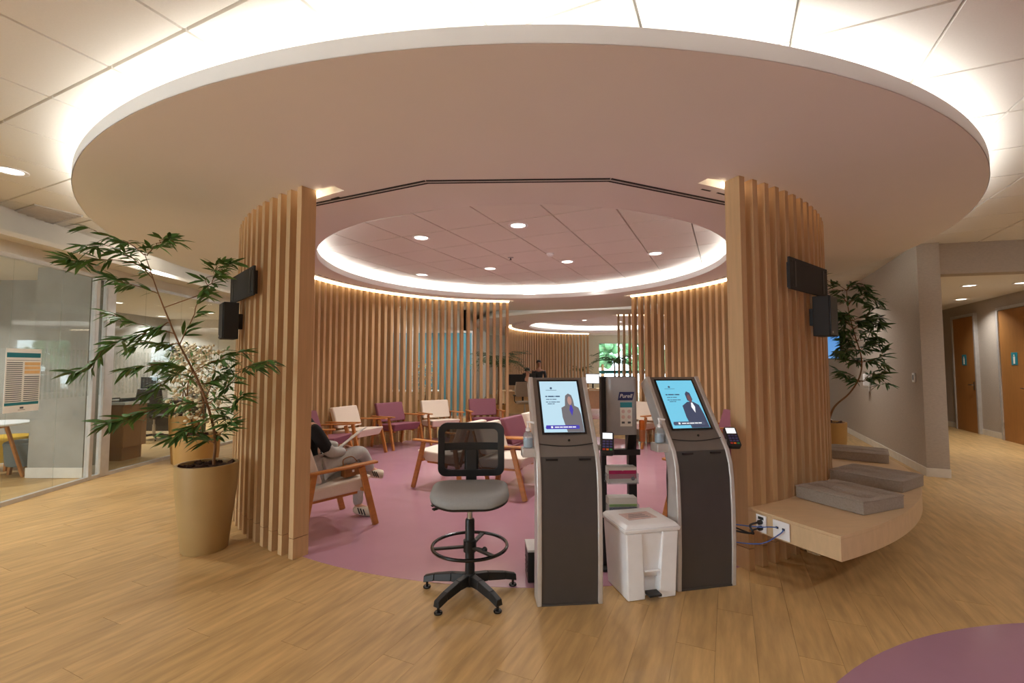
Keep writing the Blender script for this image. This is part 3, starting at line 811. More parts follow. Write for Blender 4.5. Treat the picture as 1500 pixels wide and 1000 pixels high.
ring_chair('plum armchair at the end of the slat screen by the reception gap', 'plum', -165.5, 3.0, 0)
EUx, EUy = EU.x, EU.y
armchair('cream armchair behind the stool, back to back with another cream one, nearer the reader', 'cream', -.755, 5.83, -EUx, -EUy)
armchair('cream armchair behind the stool, back to back with another cream one, nearer the kiosk', 'cream', -.02, 5.52, EUx, EUy)
armchair('plum armchair in the middle of the lounge, beyond the cream pair', 'plum', .27, 6.18, EUx, EUy)
armchair('cream armchair in the middle of the lounge, behind the plum one', 'cream', .57, 6.85, EUx, EUy)
ring_chair('cream armchair by the screen behind the orange bottle', 'cream', 135.5, 2.98, 0)
ring_chair('plum armchair by the bench-side screen, behind the card terminal', 'plum', 99, 2.95, 0)
ring_chair('cream armchair by the bench-side screen, mostly behind its front slats', 'cream', 76, 3.0, 0)
ring_chair('plum armchair behind the kiosk, carrying a dark bag', 'plum', 38.5, 2.75, 0)

# ------------------------------------------------------------------ drafting stool
t = thing('drafting_stool', 'black drafting stool with mesh back, grey seat and footring before the kiosks', 'stool', (-.272, 3.06, 0.001), facing(.06, -1))
rzs = facing(.06, -1)
base = MB().lathe([(.0001, .06), (.052, .06), (.052, .10), (.035, .13), (.0001, .13)], 20, caps=False)
base.build('hub', 'black', t)
for k in range(5):
    a = R(165 + 72 * k) - rzs
    d = Vector((math.cos(a), math.sin(a), 0)); n = Vector((-d.y, d.x, 0))
    q = lambda r, w_, z: [d * r - n * w_ + Vector((0, 0, z)), d * r + n * w_ + Vector((0, 0, z))]
    mb = MB()
    secs = [(.03, .030, .065, .125), (.12, .029, .070, .120), (.24, .027, .058, .100), (.315, .025, .040, .078)]
    for (r0, w0, b0, t0), (r1, w1, b1, t1_) in zip(secs, secs[1:]):
        lo = q(r0, w0, b0); hi = q(r1, w1, b1)
        mb.hexa([lo[0], lo[1], hi[1], hi[0]][::-1], [*(q(r0, w0 * .7, t0)), *(q(r1, w1 * .7, t1_)[::-1])][::-1])
    lg = mb.build('base_leg', 'black', t, bev=.004)
    MB().lathe([(.0001, 0), (.024, 0), (.026, .008), (.022, .014), (.008, .016), (.008, .05), (.0001, .05)], 16, M=Matrix.Translation(d * .297), caps=False).build('glide', 'black_gloss', lg)
MB().lathe([(.030, .12), (.030, .46), (.026, .47)], 20).build('column', 'black', t)
MB().lathe([(.017, .46), (.017, .60)], 16).build('gas_lift', 'steel', t)
MB().tube([(.24 * math.cos(2 * math.pi * k / 48), .24 * math.sin(2 * math.pi * k / 48), .30) for k in range(48)], .011, 8, closed=True).build('foot_ring', 'black_gloss', t)
MB().lathe([(.042, .265), (.042, .335), (.03, .34)], 16).build('ring_collar', 'black', t)
for a in (10, 130, 250): MB().bar((.04 * math.cos(R(a)), .04 * math.sin(R(a)), .295), (.232 * math.cos(R(a)), .232 * math.sin(R(a)), .297), .028, .012).build('ring_spoke', 'black', t)
MB().tube([(-.05, .045, .30), (-.085, .07, .30)], .006, 6).ball((-.095, .076, .30), .018).build('ring_knob', 'black', t)
def rounded(w_, d_, r, n=6):
    pts = []
    for cx, cy, a0 in ((w_ / 2 - r, d_ / 2 - r, 0), (-w_ / 2 + r, d_ / 2 - r, 90), (-w_ / 2 + r, -d_ / 2 + r, 180), (w_ / 2 - r, -d_ / 2 + r, 270)):
        for k in range(n + 1): pts.append((cx + r * math.cos(R(a0 + 90 * k / n)), cy + r * math.sin(R(a0 + 90 * k / n))))
    return pts
def loft(secs):
    """secs: list of (polygon xy, z or function); closed top and bottom"""
    mb = MB(); n = len(secs[0][0])
    for poly, z in secs: mb.v += [(p[0], p[1], z(p) if callable(z) else z) for p in poly]
    for i in range(len(secs) - 1):
        for k in range(n): mb.f.append((i * n + k, i * n + (k + 1) % n, (i + 1) * n + (k + 1) % n, (i + 1) * n + k))
    mb.f.append(tuple(range(n - 1, -1, -1))); mb.f.append(tuple((len(secs) - 1) * n + k for k in range(n)))
    return mb
sc_ = lambda P_, k: [(x * k, y * k) for x, y in P_]
SP = rounded(.50, .46, .15, 8)
wav = lambda h_: (lambda p: h_ + .012 * (p[0] / .25) ** 2 - .022 * max(0, p[1] / .23) ** 2)
loft([(sc_(SP, .90), wav(.590)), (sc_(SP, .97), wav(.600)), (sc_(SP, .985), wav(.612))]).build('seat_shell', 'black', t)
loft([(sc_(SP, .975), wav(.611)), (sc_(SP, 1.0), wav(.628)), (sc_(SP, .985), wav(.650)), (sc_(SP, .93), wav(.664)), (sc_(SP, .80), wav(.670)), (sc_(SP, .4), wav(.668)), (sc_(SP, .1), wav(.667))]).build('seat', 'seat_grey', t, ang=70)
MB().box((0, -.02, .583), (.16, .24, .03)).build('mechanism', 'black', t, bev=.005)
MB().bar((.10, .05, .585), (.225, .13, .568), .03, .010).build('lever', 'black', t, bev=.003)
MB().bar((.10, -.02, .585), (.245, .04, .566), .026, .010).build('lever', 'black', t, bev=.003)
MB().bar((0, -.14, .58), (0, -.275, .60), .07, .02).bar((0, -.272, .59), (0, -.285, .86), .075, .018, up=(0, 1, 0)).build('back_bar', 'black', t, bev=.004)
def back_pt(x, z): return (x, -.262 - .035 * (1 - (x / .24) ** 2) + .02 * math.cos((z - .86) * 8), z)
FR = rounded(.465, .375, .06, 6); FI = rounded(.375, .285, .035, 6)
mb = MB(); n = len(FR)
for ring_, off in ((FR, .012), (FR, -.012), (FI, -.012), (FI, .012)):
    for x, z in ring_:
        p = back_pt(x, z + .865); mb.v.append((p[0], p[1] + off, p[2]))
for e in range(4):
    for k in range(n): mb.f.append((e * n + k, e * n + (k + 1) % n, ((e + 1) % 4) * n + (k + 1) % n, ((e + 1) % 4) * n + k))
bk = mb.build('back_frame', 'black', t, bev=.003)
mb = MB()
for j in range(9):
    for i in range(13): mb.v.append(back_pt(-.195 + .39 * i / 12, .865 - .15 + .30 * j / 8))
for j in range(8):
    for i in range(12): mb.f.append((j * 13 + i, j * 13 + i + 1, j * 13 + i + 14, j * 13 + i + 13))
mb.build('back_mesh', 'net', bk, ang=60)
mb = MB()
for i in range(12):
    a, b = back_pt(-.195 + .39 * i / 12, .885), back_pt(-.195 + .39 * (i + 1) / 12, .885)
    mb.bar((a[0], a[1] - .014, a[2]), (b[0], b[1] - .014, b[2]), .012, .05)
mb.build('lumbar_bar', 'black', bk)
MB().box((0, -.315, .79), (.10, .016, .19)).build('back_plate', 'black', bk, bev=.004)

# ------------------------------------------------------------------ self-service kiosks
PROF = [(0.0, 0.0), (-.012, .25), (-.014, .50), (-.006, .70), (.006, .80), (.036, .89), (.080, .955), (.128, 1.015), (.25, 1.195), (.372, 1.378)]
def ribbon(x0, x1, off0, off1, i0=0, i1=None, z_lo=None):
    """solid strip that follows the front profile between x0 and x1; off = distance behind the front"""
    P_ = PROF[i0:i1]; mb = MB(); out = []
    for i, (t_, z) in enumerate(P_):
        a = P_[max(i - 1, 0)]; b = P_[min(i + 1, len(P_) - 1)]
        d = Vector((b[0] - a[0], b[1] - a[1])).normalized(); nr = Vector((d.y, -d.x))      # pointing back/down
        o0 = off0; o1 = off1(t_, z) if callable(off1) else off1
        out.append(((t_ + nr.x * o0, z + nr.y * o0), (t_ + nr.x * o1, max(0.0, z + nr.y * o1))))
    for f, b in out:
        for x, q in ((x0, f), (x1, f), (x1, b), (x0, b)): mb.v.append((x, q[0], q[1]))
    for i in range(len(out) - 1):
        for e in range(4): mb.f.append((i * 4 + e, i * 4 + (e + 1) % 4, (i + 1) * 4 + (e + 1) % 4, (i + 1) * 4 + e))
    L_ = (len(out) - 1) * 4
    mb.f.append((3, 2, 1, 0)); mb.f.append((L_, L_ + 1, L_ + 2, L_ + 3))
    return mb
def on_face(u, s, out=.001):
    """point on the sloping screen face: u across, s metres up the slope from its foot at z=.955"""
    a, b = Vector((0, .080, .955)), Vector((0, .372, 1.378)); d = (b - a).normalized(); n = Vector((0, -d.z, d.y))
    p = a + d * s + n * out
    return Vector((u, p.y, p.z))
def face_poly(pts, out, m, name, parent):
    mb = MB(); n = len(pts)
    mb.v = [tuple(on_face(u, s, out)) for u, s in pts] + [tuple(on_face(u, s, out - .0012)) for u, s in pts]
    mb.f = [tuple(range(n))] + [(i, i + n, (i + 1) % n + n, (i + 1) % n) for i in range(n)]
    return mb.build(name, m, parent, smooth=False)
def rect(u0, u1, s0, s1): return [(u0, s0), (u1, s0), (u1, s1), (u0, s1)]
def kiosk(label, fl, fr, scr, suit, face, bar, woman):
    A, B_ = Vector((*flo(*fl), 0)), Vector((*flo(*fr), 0)); d = (B_ - A); W_ = d.length
    c = (A + B_) / 2
    t = thing('kiosk', label, 'kiosk', (c.x, c.y, 0), math.atan2(d.y, d.x))
    h_ = W_ / 2 - .003
    dep = lambda t_, z: .17 if z < .7 else .17 - .07 * min(1, (z - .7) / .4)
    for s in (-1, 1): ribbon(s * h_, s * (h_ - .030), -.004, lambda t_, z: .12 if z < .7 else .10).build('side_band', 'alu', t, bev=.006)
    ribbon(-h_ + .028, h_ - .028, .006, dep, 0, 6).build('lower_front', 'kiosk_low', t, bev=.002)
    body = ribbon(-h_ + .028, h_ - .028, .007, dep, 5, None).build('head', 'kiosk_dark', t, bev=.003)
    MB().box((0, .21, .13), (W_ - .09, .10, .26)).build('rear_housing', 'kiosk_low', t, bev=.004)
    MB().box((0, .14, .006), (W_ - .05, .28, .012)).build('foot_plate', 'kiosk_low', t)
    MB().tube([(-h_ + .03 + (W_ - .066) * k / 12, -.007 + .084 + .004, .962 - .016 * math.sin(math.pi * k / 12)) for k in range(13)], .003, 6).build('seam', 'black', t)
    for s in (-1, 1):
        p = (s * .105, .028, .872)
        MB().box(p, (.075, .014, .010)).build('card_slot', 'black', t)
    MB().ball(on_face(.02, .028, .003), .008, 10, 6).build('camera_lens', 'black_gloss', t)
    # screen: bezel, display and what it shows (flat print)
    u0, u1, s0, s1 = -h_ + .072, h_ - .072, .088, .478
    bz = face_poly(rect(u0 - .014, u1 + .014, s0 - .012, s1 + .014), -.0035, 'black_gloss', 'bezel', t)
    ds = face_poly(rect(u0, u1, s0, s1), -.0015, scr, 'display', t)
    Wd, Hd = u1 - u0, s1 - s0
    U = lambda x: u0 + Wd * x
    S = lambda y: s0 + Hd * y
    def pic(pts, m, nm, o=.0): return face_poly([(U(x), S(y)) for x, y in pts], o, m, nm, ds)
    hd_ = [(.735 + .075 * math.cos(R(a)), .62 + .11 * math.sin(R(a)) * (1.1 if woman else 1)) for a in range(0, 360, 30)]
    if woman:
        pic([(.58, 0.0), (.50, .28), (.50, .46), (.60, .50), (.62, .62), (.64, .70), (.72, .745), (.80, .71), (.83, .62), (.84, .50), (.94, .46), (.985, .32), (.995, 0.0)], suit, 'figure')
    else:
        pic([(.50, 0.0), (.46, .22), (.47, .45), (.64, .53), (.80, .53), (.93, .46), (.97, .26), (.985, 0.0)], suit, 'figure')
        pic([(.66, .56), (.66, .70), (.72, .755), (.80, .72), (.81, .58), (.76, .52)], 'screen_suit', 'figure_hair', .0006)
    pic([(.735 + (.055 if woman else .05) * math.cos(R(a)), .60 + .085 * math.sin(R(a))) for a in range(0, 360, 30)], face, 'figure_face', .0012)
    pic([(.70, .42), (.735, .51), (.77, .51), (.80, .42), (.75, .30)], 'screen_white' if not woman else 'screen_bar', 'figure_collar', .0008)
    pic([(.06, .055), (.04, .08), (.06, .125), (.88, .125), (.90, .09), (.88, .055)], bar, 'button_bar', .0016)
    pic([(.20 + .028 * math.cos(R(a)), .09 + .02 * math.sin(R(a))) for a in range(0, 360, 30)], 'screen_white', 'button_dot', .0022)
    for x0, x1 in ((.27, .38), (.395, .47), (.485, .60), (.615, .70), (.715, .80)): pic(rect(x0, x1, .080, .098), 'screen_white', 'button_words', .0022)
    pic([(.29 + .03 * math.cos(R(a)), .855 + .022 * math.sin(R(a))) for a in range(0, 360, 30)], 'screen_ink', 'logo_mark', .0006)
    for x0, x1, y in ((.15, .43, .812), (.12, .17, .675), (.19, .34, .675), (.355, .37, .675), (.385, .50, .675), (.13, .22, .622), (.235, .28, .622), (.295, .40, .622),
                      (.12, .18, .568), (.20, .24, .568), (.255, .38, .568), (.395, .48, .568), (.16, .27, .533), (.285, .34, .533)):
        pic(rect(x0, x1, y, y + (.024 if y == .675 else .006 if y == .812 else .013)), 'screen_ink', 'word', .0006)
    # swivel holder on the right for the card terminal, shelf on the left for the bottle
    MB().box((h_ + .02, .10, .93), (.07, .03, .03)).build('terminal_arm', 'alu', t)
    MB().box((-h_ - .035, .13, .905), (.085, .10, .055)).build('bottle_holder', 'alu', t, bev=.004)
    return t, h_
def card_terminal(label, k, h_):
    t = thing('card_terminal', label, 'card terminal')
    Mk = Matrix.Translation(k.location) @ Matrix.Rotation(k.rotation_euler[2], 4, 'Z')
    t.matrix_world = Mk @ Matrix.Translation((h_ + .068, .092, .957)) @ Matrix.Rotation(R(-18), 4, 'Z') @ Matrix.Rotation(R(-46), 4, 'X') @ Matrix.Rotation(R(90), 4, 'X')
    # local: x across, y up the face, z out of the face
    MB().prism(rounded(.082, .165, .016), -.022, .014).build('casing', 'black', t, bev=.004)
    MB().box((0, .048, .015), (.062, .046, .002)).build('display', 'screen_white', t)
    for r_ in range(4):
        for c_ in range(3):
            m = 'key_violet' if r_ < 3 else ('key_red', 'orange', 'key_green')[c_]
            MB().box((-.022 + c_ * .022, .004 - r_ * .021, .016), (.016, .012, .004)).build('key', m, t, bev=.001)
def gel_bottle(label, k, h_):
    Mk = Matrix.Translation(k.location) @ Matrix.Rotation(k.rotation_euler[2], 4, 'Z')
    t = thing('gel_bottle', label, 'bottle', Mk @ Vector((-h_ - .036, .13, .9335)))
    MB().lathe([(.0001, 0), (.030, 0), (.032, .006), (.032, .075), (.026, .092), (.013, .100), (.013, .106)], 20).build('bottle', 'gel', t)
    MB().lathe([(.0001, .004), (.028, .004), (.029, .060), (.0001, .060)], 16, caps=False).build('gel', 'water_blue', t)
    p_ = MB().lathe([(.016, .104), (.016, .122), (.006, .126), (.006, .155), (.010, .157), (.010, .168), (.0001, .168)], 14, caps=False)
    p_.bar((0, 0, .163), (.038, -.012, .158), .012, .010).build('pump', 'plastic_white', t)
ka, ha = kiosk('grey touch-screen kiosk beside the drafting stool, screen showing a figure in grey', (786, 889), (884, 884), 'screen_a', 'screen_grey', 'screen_face', 'screen_bar', True)
kb, hb = kiosk('grey touch-screen kiosk beside the bench, screen showing a figure in a dark suit', (992, 867), (1079, 857), 'screen_b', 'screen_suit', 'screen_face_b', 'screen_bar_b', False)
card_terminal('card payment terminal on the kiosk between the stool and white bin', ka, ha); card_terminal('card payment terminal on the kiosk next to the bench', kb, hb)
gel_bottle('pump bottle of hand gel on the kiosk beside the drafting stool', ka, ha); gel_bottle('pump bottle of hand gel on the kiosk nearer the bench', kb, hb)
t = thing('equipment_box', 'low black equipment box with silver lid on the floor behind the kiosk', 'box', (.185, 3.30, .003), R(4))
MB().box((0, 0, .10), (.17, .20, .20)).build('casing', 'black', t, bev=.004)
MB().box((0, 0, .208), (.176, .206, .016)).build('lid', 'alu', t, bev=.003)
for k in range(3): MB().box((-.087, 0, .06 + k * .03), (.004, .12, .012)).build('vent', 'black_gloss', t)

# ------------------------------------------------------------------ pedal bin
A, B_ = Vector((*flo(918, 881), 0)), Vector((*flo(990, 872), 0)); d = B_ - A; yaw = math.atan2(d.y, d.x); nrm = Vector((-d.y, d.x, 0)).normalized()
c = (A + B_) / 2 + nrm * .145
t = thing('pedal_bin', 'white plastic pedal bin with a paper notice on its lid', 'bin', (c.x, c.y, .001), yaw)
def frus(w0, d0, z0, w1, d1, z1): return MB().hexa([(-w0 / 2, -d0 / 2, z0), (w0 / 2, -d0 / 2, z0), (w0 / 2, d0 / 2, z0), (-w0 / 2, d0 / 2, z0)], [(-w1 / 2, -d1 / 2, z1), (w1 / 2, -d1 / 2, z1), (w1 / 2, d1 / 2, z1), (-w1 / 2, d1 / 2, z1)])
frus(.31, .25, .12, .35, .33, .415).build('body', 'plastic_white', t, bev=.012)
for s in (-1, 1):
    MB().hexa([(s * .105 - .06, -.155, 0), (s * .105 + .06, -.155, 0), (s * .105 + .06, .14, 0), (s * .105 - .06, .14, 0)], [(s * .125 - .055, -.172, .415), (s * .125 + .055, -.172, .415), (s * .125 + .055, .168, .415), (s * .125 - .055, .168, .415)]).build('corner_post', 'plastic_white', t, bev=.008)
MB().box((0, .02, .06), (.12, .24, .12)).build('plinth', 'plastic_white', t)
MB().box((0, -.158, .175), (.10, .02, .008)).build('pedal_recess_lip', 'plastic_white', t)
MB().box((0, -.165, .040), (.085, .07, .016)).build('pedal', 'black', t, bev=.004)
frus(.375, .355, .416, .385, .365, .440).build('rim', 'plastic_white', t, bev=.005)
frus(.378, .358, .441, .335, .315, .464).build('lid', 'plastic_white', t, bev=.006)
t3 = MB().box((-.01, .0, .4655), (.21, .13, .002), rot=Matrix.Rotation(R(4), 3, 'Z')).build('notice', 'paper_pink', t)
for k in range(4): MB().box((-.015, -.035 + k * .02, .4668), (.16 - .02 * k, .005, .0006)).build('notice_line', 'ink', t3)

# ------------------------------------------------------------------ hand sanitiser stand
t = thing('sanitizer_stand', 'black hand sanitiser stand with grey dispenser and glove boxes behind the bin', 'sanitizer stand', (.785, 3.47, .003), R(4))
MB().box((0, .05, .008), (.32, .30, .016)).build('base_plate', 'black', t, bev=.004)
for s, wd in ((-1, .035), (1, .06)): MB().box((s * (.13 - wd / 2), 0, .69), (wd, .05, 1.36)).build('upright', 'black', t, bev=.003)
MB().box((0, .028, 1.16), (.26, .012, .43)).build('back_panel', 'black', t, bev=.002)
dp = loft([(sc_(rounded(.215, .10, .03), 1), .955), (rounded(.215, .10, .03), 1.36), (rounded(.20, .085, .03), 1.372)])
di = dp.build('dispenser', 'kiosk_dark', t, bev=.003); di.location = (.012, -.04, 0)
di.data.materials[0] = MATS['alu_grey'] if 'alu_grey' in MATS else mat('alu_grey', srgb(168, 168, 170), .45, metal=.1)
dt = MB().prism([(-.058, -.030), (.050, -.030), (.064, .030), (-.046, .030)], -.001, .001, M=Matrix.Translation((.02, -.0522, 1.235)) @ Matrix.Rotation(math.pi / 2, 4, 'X')).build('brand_plate', 'navy', di, smooth=False)
tm = inst(text_mesh('Purell', .040, 'paper', shear=.25), 'lettering', di, Matrix.Translation((.02, -.0538, 1.235)) @ Matrix.Rotation(math.pi / 2, 4, 'X'))
MB().box((.022, -.0515, 1.105), (.088, .002, .175)).build('instruction_card', 'paper', di)
MB().box((.022, -.0528, 1.172), (.088, .002, .038)).build('card_header', 'teal_sign', di)
for x in (0, .044):
    for z in (1.125, 1.085): MB().lathe([(.0001, .0), (.013, 0), (.013, .002), (.0001, .002)], 14, M=Matrix.Translation((x, -.0525, z)) @ Matrix.Rotation(math.pi / 2, 4, 'X'), caps=False).build('card_symbol', 'paper_pink', di)
    MB().box((x, -.0528, 1.045), (.022, .001, .014)).build('card_symbol', 'ink', di)
MB().box((0, -.05, .83), (.24, .17, .02)).box((0, -.13, .845), (.24, .012, .03)).build('drip_tray', 'black', t, bev=.003)
for s in (-1,): pass
MB().hexa([(.06, -.02, .84), (.115, -.02, .84), (.115, .02, .84), (.06, .02, .84)], [(.06, -.06, .955), (.115, -.06, .955), (.115, .02, .955), (.06, .02, .955)]).build('tray_bracket', 'black', t)
for z in (.615, .40):
    MB().box((0, -.06, z), (.225, .115, .006)).box((0, -.115, z + .035), (.225, .004, .07)).box((-.111, -.06, z + .035), (.003, .11, .07)).box((.111, -.06, z + .035), (.003, .11, .07)).build('acrylic_shelf', 'acrylic', t)
def glove_box(label, z, cols):
    g = thing('glove_box', label, 'box', Matrix.Rotation(R(4), 4, 'Z') @ Vector((-.002, -.058, 0)) + Vector((.785, 3.47, z)), R(4))
    MB().box((0, 0, .055), (.205, .098, .11)).build('carton', 'paper', g, bev=.002)
    for (z0, z1, m) in cols: MB().box((0, -.0494, (z0 + z1) / 2), (.200, .001, z1 - z0)).build('print_band', m, g)
    MB().lathe([(.0001, 0), (.014, 0), (.014, .002), (.0001, .002)], 14, M=Matrix.Translation((.075, -.0502, .03)) @ Matrix.Rotation(math.pi / 2, 4, 'X'), caps=False).build('print_badge', 'navy', g)
    MB().prism([(-.03, .0), (.03, .0), (.0, -.025)], -.0005, .0005, M=Matrix.Translation((0, -.0504, .108)) @ Matrix.Rotation(math.pi / 2, 4, 'X')).build('tear_flap', 'paper', g, smooth=False)
    return g
glove_box('white carton of gloves with a magenta print on the stand', .6225, [(.03, .088, 'magenta')])
glove_box('white carton of gloves with lime and navy print on the stand', .4075, [(.048, .066, 'lime'), (.0, .046, 'navy')])
t = thing('spray_bottle', 'small orange-capped bottle in a clear holder on the side of the sanitiser stand', 'bottle', (.955, 3.44, .905), 0)
MB().lathe([(.0001, 0), (.024, 0), (.024, .085), (.018, .098), (.018, .10)], 16).build('bottle', 'orange', t)
MB().lathe([(.021, .10), (.021, .150), (.012, .155), (.0001, .155)], 16, caps=False).build('cap', 'orange', t)
MB().box((-.002, 0, .04), (.06, .06, .09)).box((-.03, .0, .03), (.02, .03, .03)).build('holder', 'acrylic', t)

# ------------------------------------------------------------------ plants
def leaf_mesh(name, L_, W_, m, droop=.12):
    vs = []; fs = []
    st = [(0, .06), (.22, .75), (.5, 1.0), (.78, .62), (1.0, .02)]
    for k, (u, w_) in enumerate(st):
        z = -droop * L_ * u * u
        vs += [(u * L_, -W_ / 2 * w_, z + W_ * .16 * w_), (u * L_, 0, z), (u * L_, W_ / 2 * w_, z + W_ * .16 * w_)]
    for k in range(4):
        a = k * 3
        fs += [(a, a + 3, a + 4, a + 1), (a + 1, a + 4, a + 5, a + 2)]
    return MB().add(vs, fs).mesh(name, m, ang=60)
LEAF = leaf_mesh('leaf', .135, .027, 'leaf'); LEAF_D = leaf_mesh('leaf', .15, .030, 'leaf_dark')
def spline(pts, k=5):
    P_ = [Vector(p) for p in pts]; q = []
    for i in range(len(P_) - 1):
        a = P_[max(i - 1, 0)]; b = P_[i]; c = P_[i + 1]; d = P_[min(i + 2, len(P_) - 1)]
        for j in range(k):
            t = j / k
            q.append(.5 * ((2 * b) + (c - a) * t + (2 * a - 5 * b + 4 * c - d) * t * t + (3 * b - a - 3 * c + d) * t ** 3))
    q.append(P_[-1]); return q
def planter_part(t, h_, rt, rb, m):
    MB().lathe([(.0001, 0), (rb, 0), (rb + .004, .006), (rb + (rt - rb) * .45, h_ * .35), (rb + (rt - rb) * .86, h_ * .70), (rt, h_ * .97), (rt, h_), (rt - .022, h_), (rt - .026, h_ - .05), (.0001, h_ - .05)], 40, caps=False).build('pot', m, t)
    mb = MB(); rr = rt - .028
    mb.lathe([(rr, h_ - .055), (rr, h_ - .035), (rr * .6, h_ - .022), (.0001, h_ - .015)], 24, caps=False)
    so = mb.build('soil', 'soil', t)
    ch = MB(); rng = random.Random(3)
    for k in range(46):
        a, r_ = rng.uniform(0, 6.28), rr * .94 * math.sqrt(rng.random())
        ch.box((r_ * math.cos(a), r_ * math.sin(a), h_ - .022 + rng.uniform(0, .014)), (rng.uniform(.02, .05), rng.uniform(.015, .03), rng.uniform(.008, .02)), rot=Euler((rng.uniform(-.6, .6), rng.uniform(-.6, .6), a)).to_matrix())
    o = ch.build('bark_chips', 'soil', so, smooth=False); o['kind'] = 'stuff'
def put_leaves(t, mesh, spots, rng, count):
    """spots: (point, direction, leaf number); each leaf an object of its own"""
    n = 0; more = MB()
    for p, d, k in spots:
        for i in range(k):
            az = math.atan2(d.y, d.x) + rng.uniform(-1.0, 1.0)
            el = math.asin(max(-1, min(1, d.z))) * .6 + rng.uniform(-.75, .35)
            M = Matrix.Translation(p + Vector((rng.uniform(-.012, .012), rng.uniform(-.012, .012), rng.uniform(-.01, .01)))) @ Matrix.Rotation(az, 4, 'Z') @ Matrix.Rotation(-el, 4, 'Y') @ Matrix.Rotation(rng.uniform(-.9, .9), 4, 'X') @ Matrix.Scale(rng.uniform(.72, 1.18), 4)
            if n < count: inst(mesh, 'leaf', t, M)
            else: more.add([tuple(v.co) for v in mesh.vertices], [tuple(q.vertices) for q in mesh.polygons], M)
            n += 1
    if more.v: o = more.build('leaves', mesh.materials[0].name, t, ang=60); o['kind'] = 'stuff'
    return n
def bamboo(label, loc, h_, rt, rb, mpot, trunk, branches, mesh, seed, per, count, spread, tw):
    t = thing('potted_bamboo', label, 'potted plant', loc)
    planter_part(t, h_, rt, rb, mpot); o3 = Vector(loc); rng = random.Random(seed)
    tp_ = [q - o3 for q in spline(trunk)]
    tp_[0] = Vector((tp_[0].x, tp_[0].y, h_ - .03))
    n = len(tp_); MB().tube(tp_, [tw * (1 - .8 * i / n) for i in range(n)], 8).build('trunk', 'stem', t)
    spots = []
    for b in branches:
        q = [p - o3 for p in spline(b)]
        q[0] = min(tp_, key=lambda v: (v - q[0]).length)
        for i in range(1, len(q)):
            k = i / (len(q) - 1); q[i] = q[i] + Vector((0, spread * k * rng.uniform(-.15, .15), 0))
        m_ = len(q); MB().tube(q, [.0045 * (1 - .7 * i / m_) for i in range(m_)], 5).build('branch', 'stem', t)
        for i in range(2, m_):
            if rng.random() < .25 and i < m_ - 1: continue
            d = (q[i] - q[i - 1]).normalized()
            spots.append((q[i], d, per if i < m_ - 1 else per + 2))
    rng.shuffle(spots)
    put_leaves(t, mesh, spots, rng, count)
    return t
D1 = 3.80
def px(pts, d, dd=0.0):
    return [atd(x, y, d + dd * i / max(1, len(pts) - 1)) for i, (x, y) in enumerate(pts)]
trunk1 = px([(313, 676), (315, 640), (303, 590), (284, 545), (263, 505), (246, 465), (232, 430), (221, 398), (212, 372)], D1, -.1)
br1 = [px(p, D1 - .05, dd) for p, dd in (
    ([(225, 402), (195, 385), (155, 380), (118, 384), (100, 376)], -.3),
    ([(214, 376), (190, 356), (165, 348), (130, 334)], .15),
    ([(214, 376), (226, 362), (240, 352), (252, 352)], -.2),
    ([(226, 410), (205, 388), (185, 372), (150, 358), (125, 362)], -.15),
    ([(232, 430), (205, 420), (175, 412), (160, 405)], -.1),
    ([(248, 470), (225, 485), (195, 492), (160, 505), (135, 530), (112, 545)], -.35),
    ([(255, 488), (222, 480), (190, 470), (155, 458)], .1),
    ([(262, 502), (240, 505), (215, 500), (200, 508)], .2),
    ([(284, 545), (255, 535), (225, 534), (188, 540)], -.2),
    ([(290, 560), (262, 548), (240, 560), (225, 575)], .2),
    ([(302, 590), (265, 592), (225, 600), (190, 612), (165, 618)], -.4),
    ([(304, 592), (330, 570), (350, 545), (372, 535), (396, 530)], -.50),
    ([(284, 545), (310, 530), (335, 522), (350, 515)], -.15),
    ([(263, 505), (282, 466), (296, 432), (310, 402), (322, 384)], .05),
    ([(296, 432), (306, 418), (316, 398), (332, 384)], -.1),
    ([(310, 610), (290, 622), (270, 632), (258, 640)], -.15),
    ([(308, 600), (328, 598), (345, 592), (350, 580)], -.30),
    ([(315, 640), (325, 632), (333, 622), (330, 610)], -.25),
    ([(315, 650), (305, 645), (292, 640), (284, 632)], .1),
    ([(292, 562), (310, 560), (325, 548), (338, 540)], .2))]
bamboo('tall leaning bamboo in a sand-coloured pot beside the slat screen', (-2.455, 3.79, .001), .675, .222, .158, 'planter', trunk1, br1, LEAF, 11, 4, 296, .4, .012)
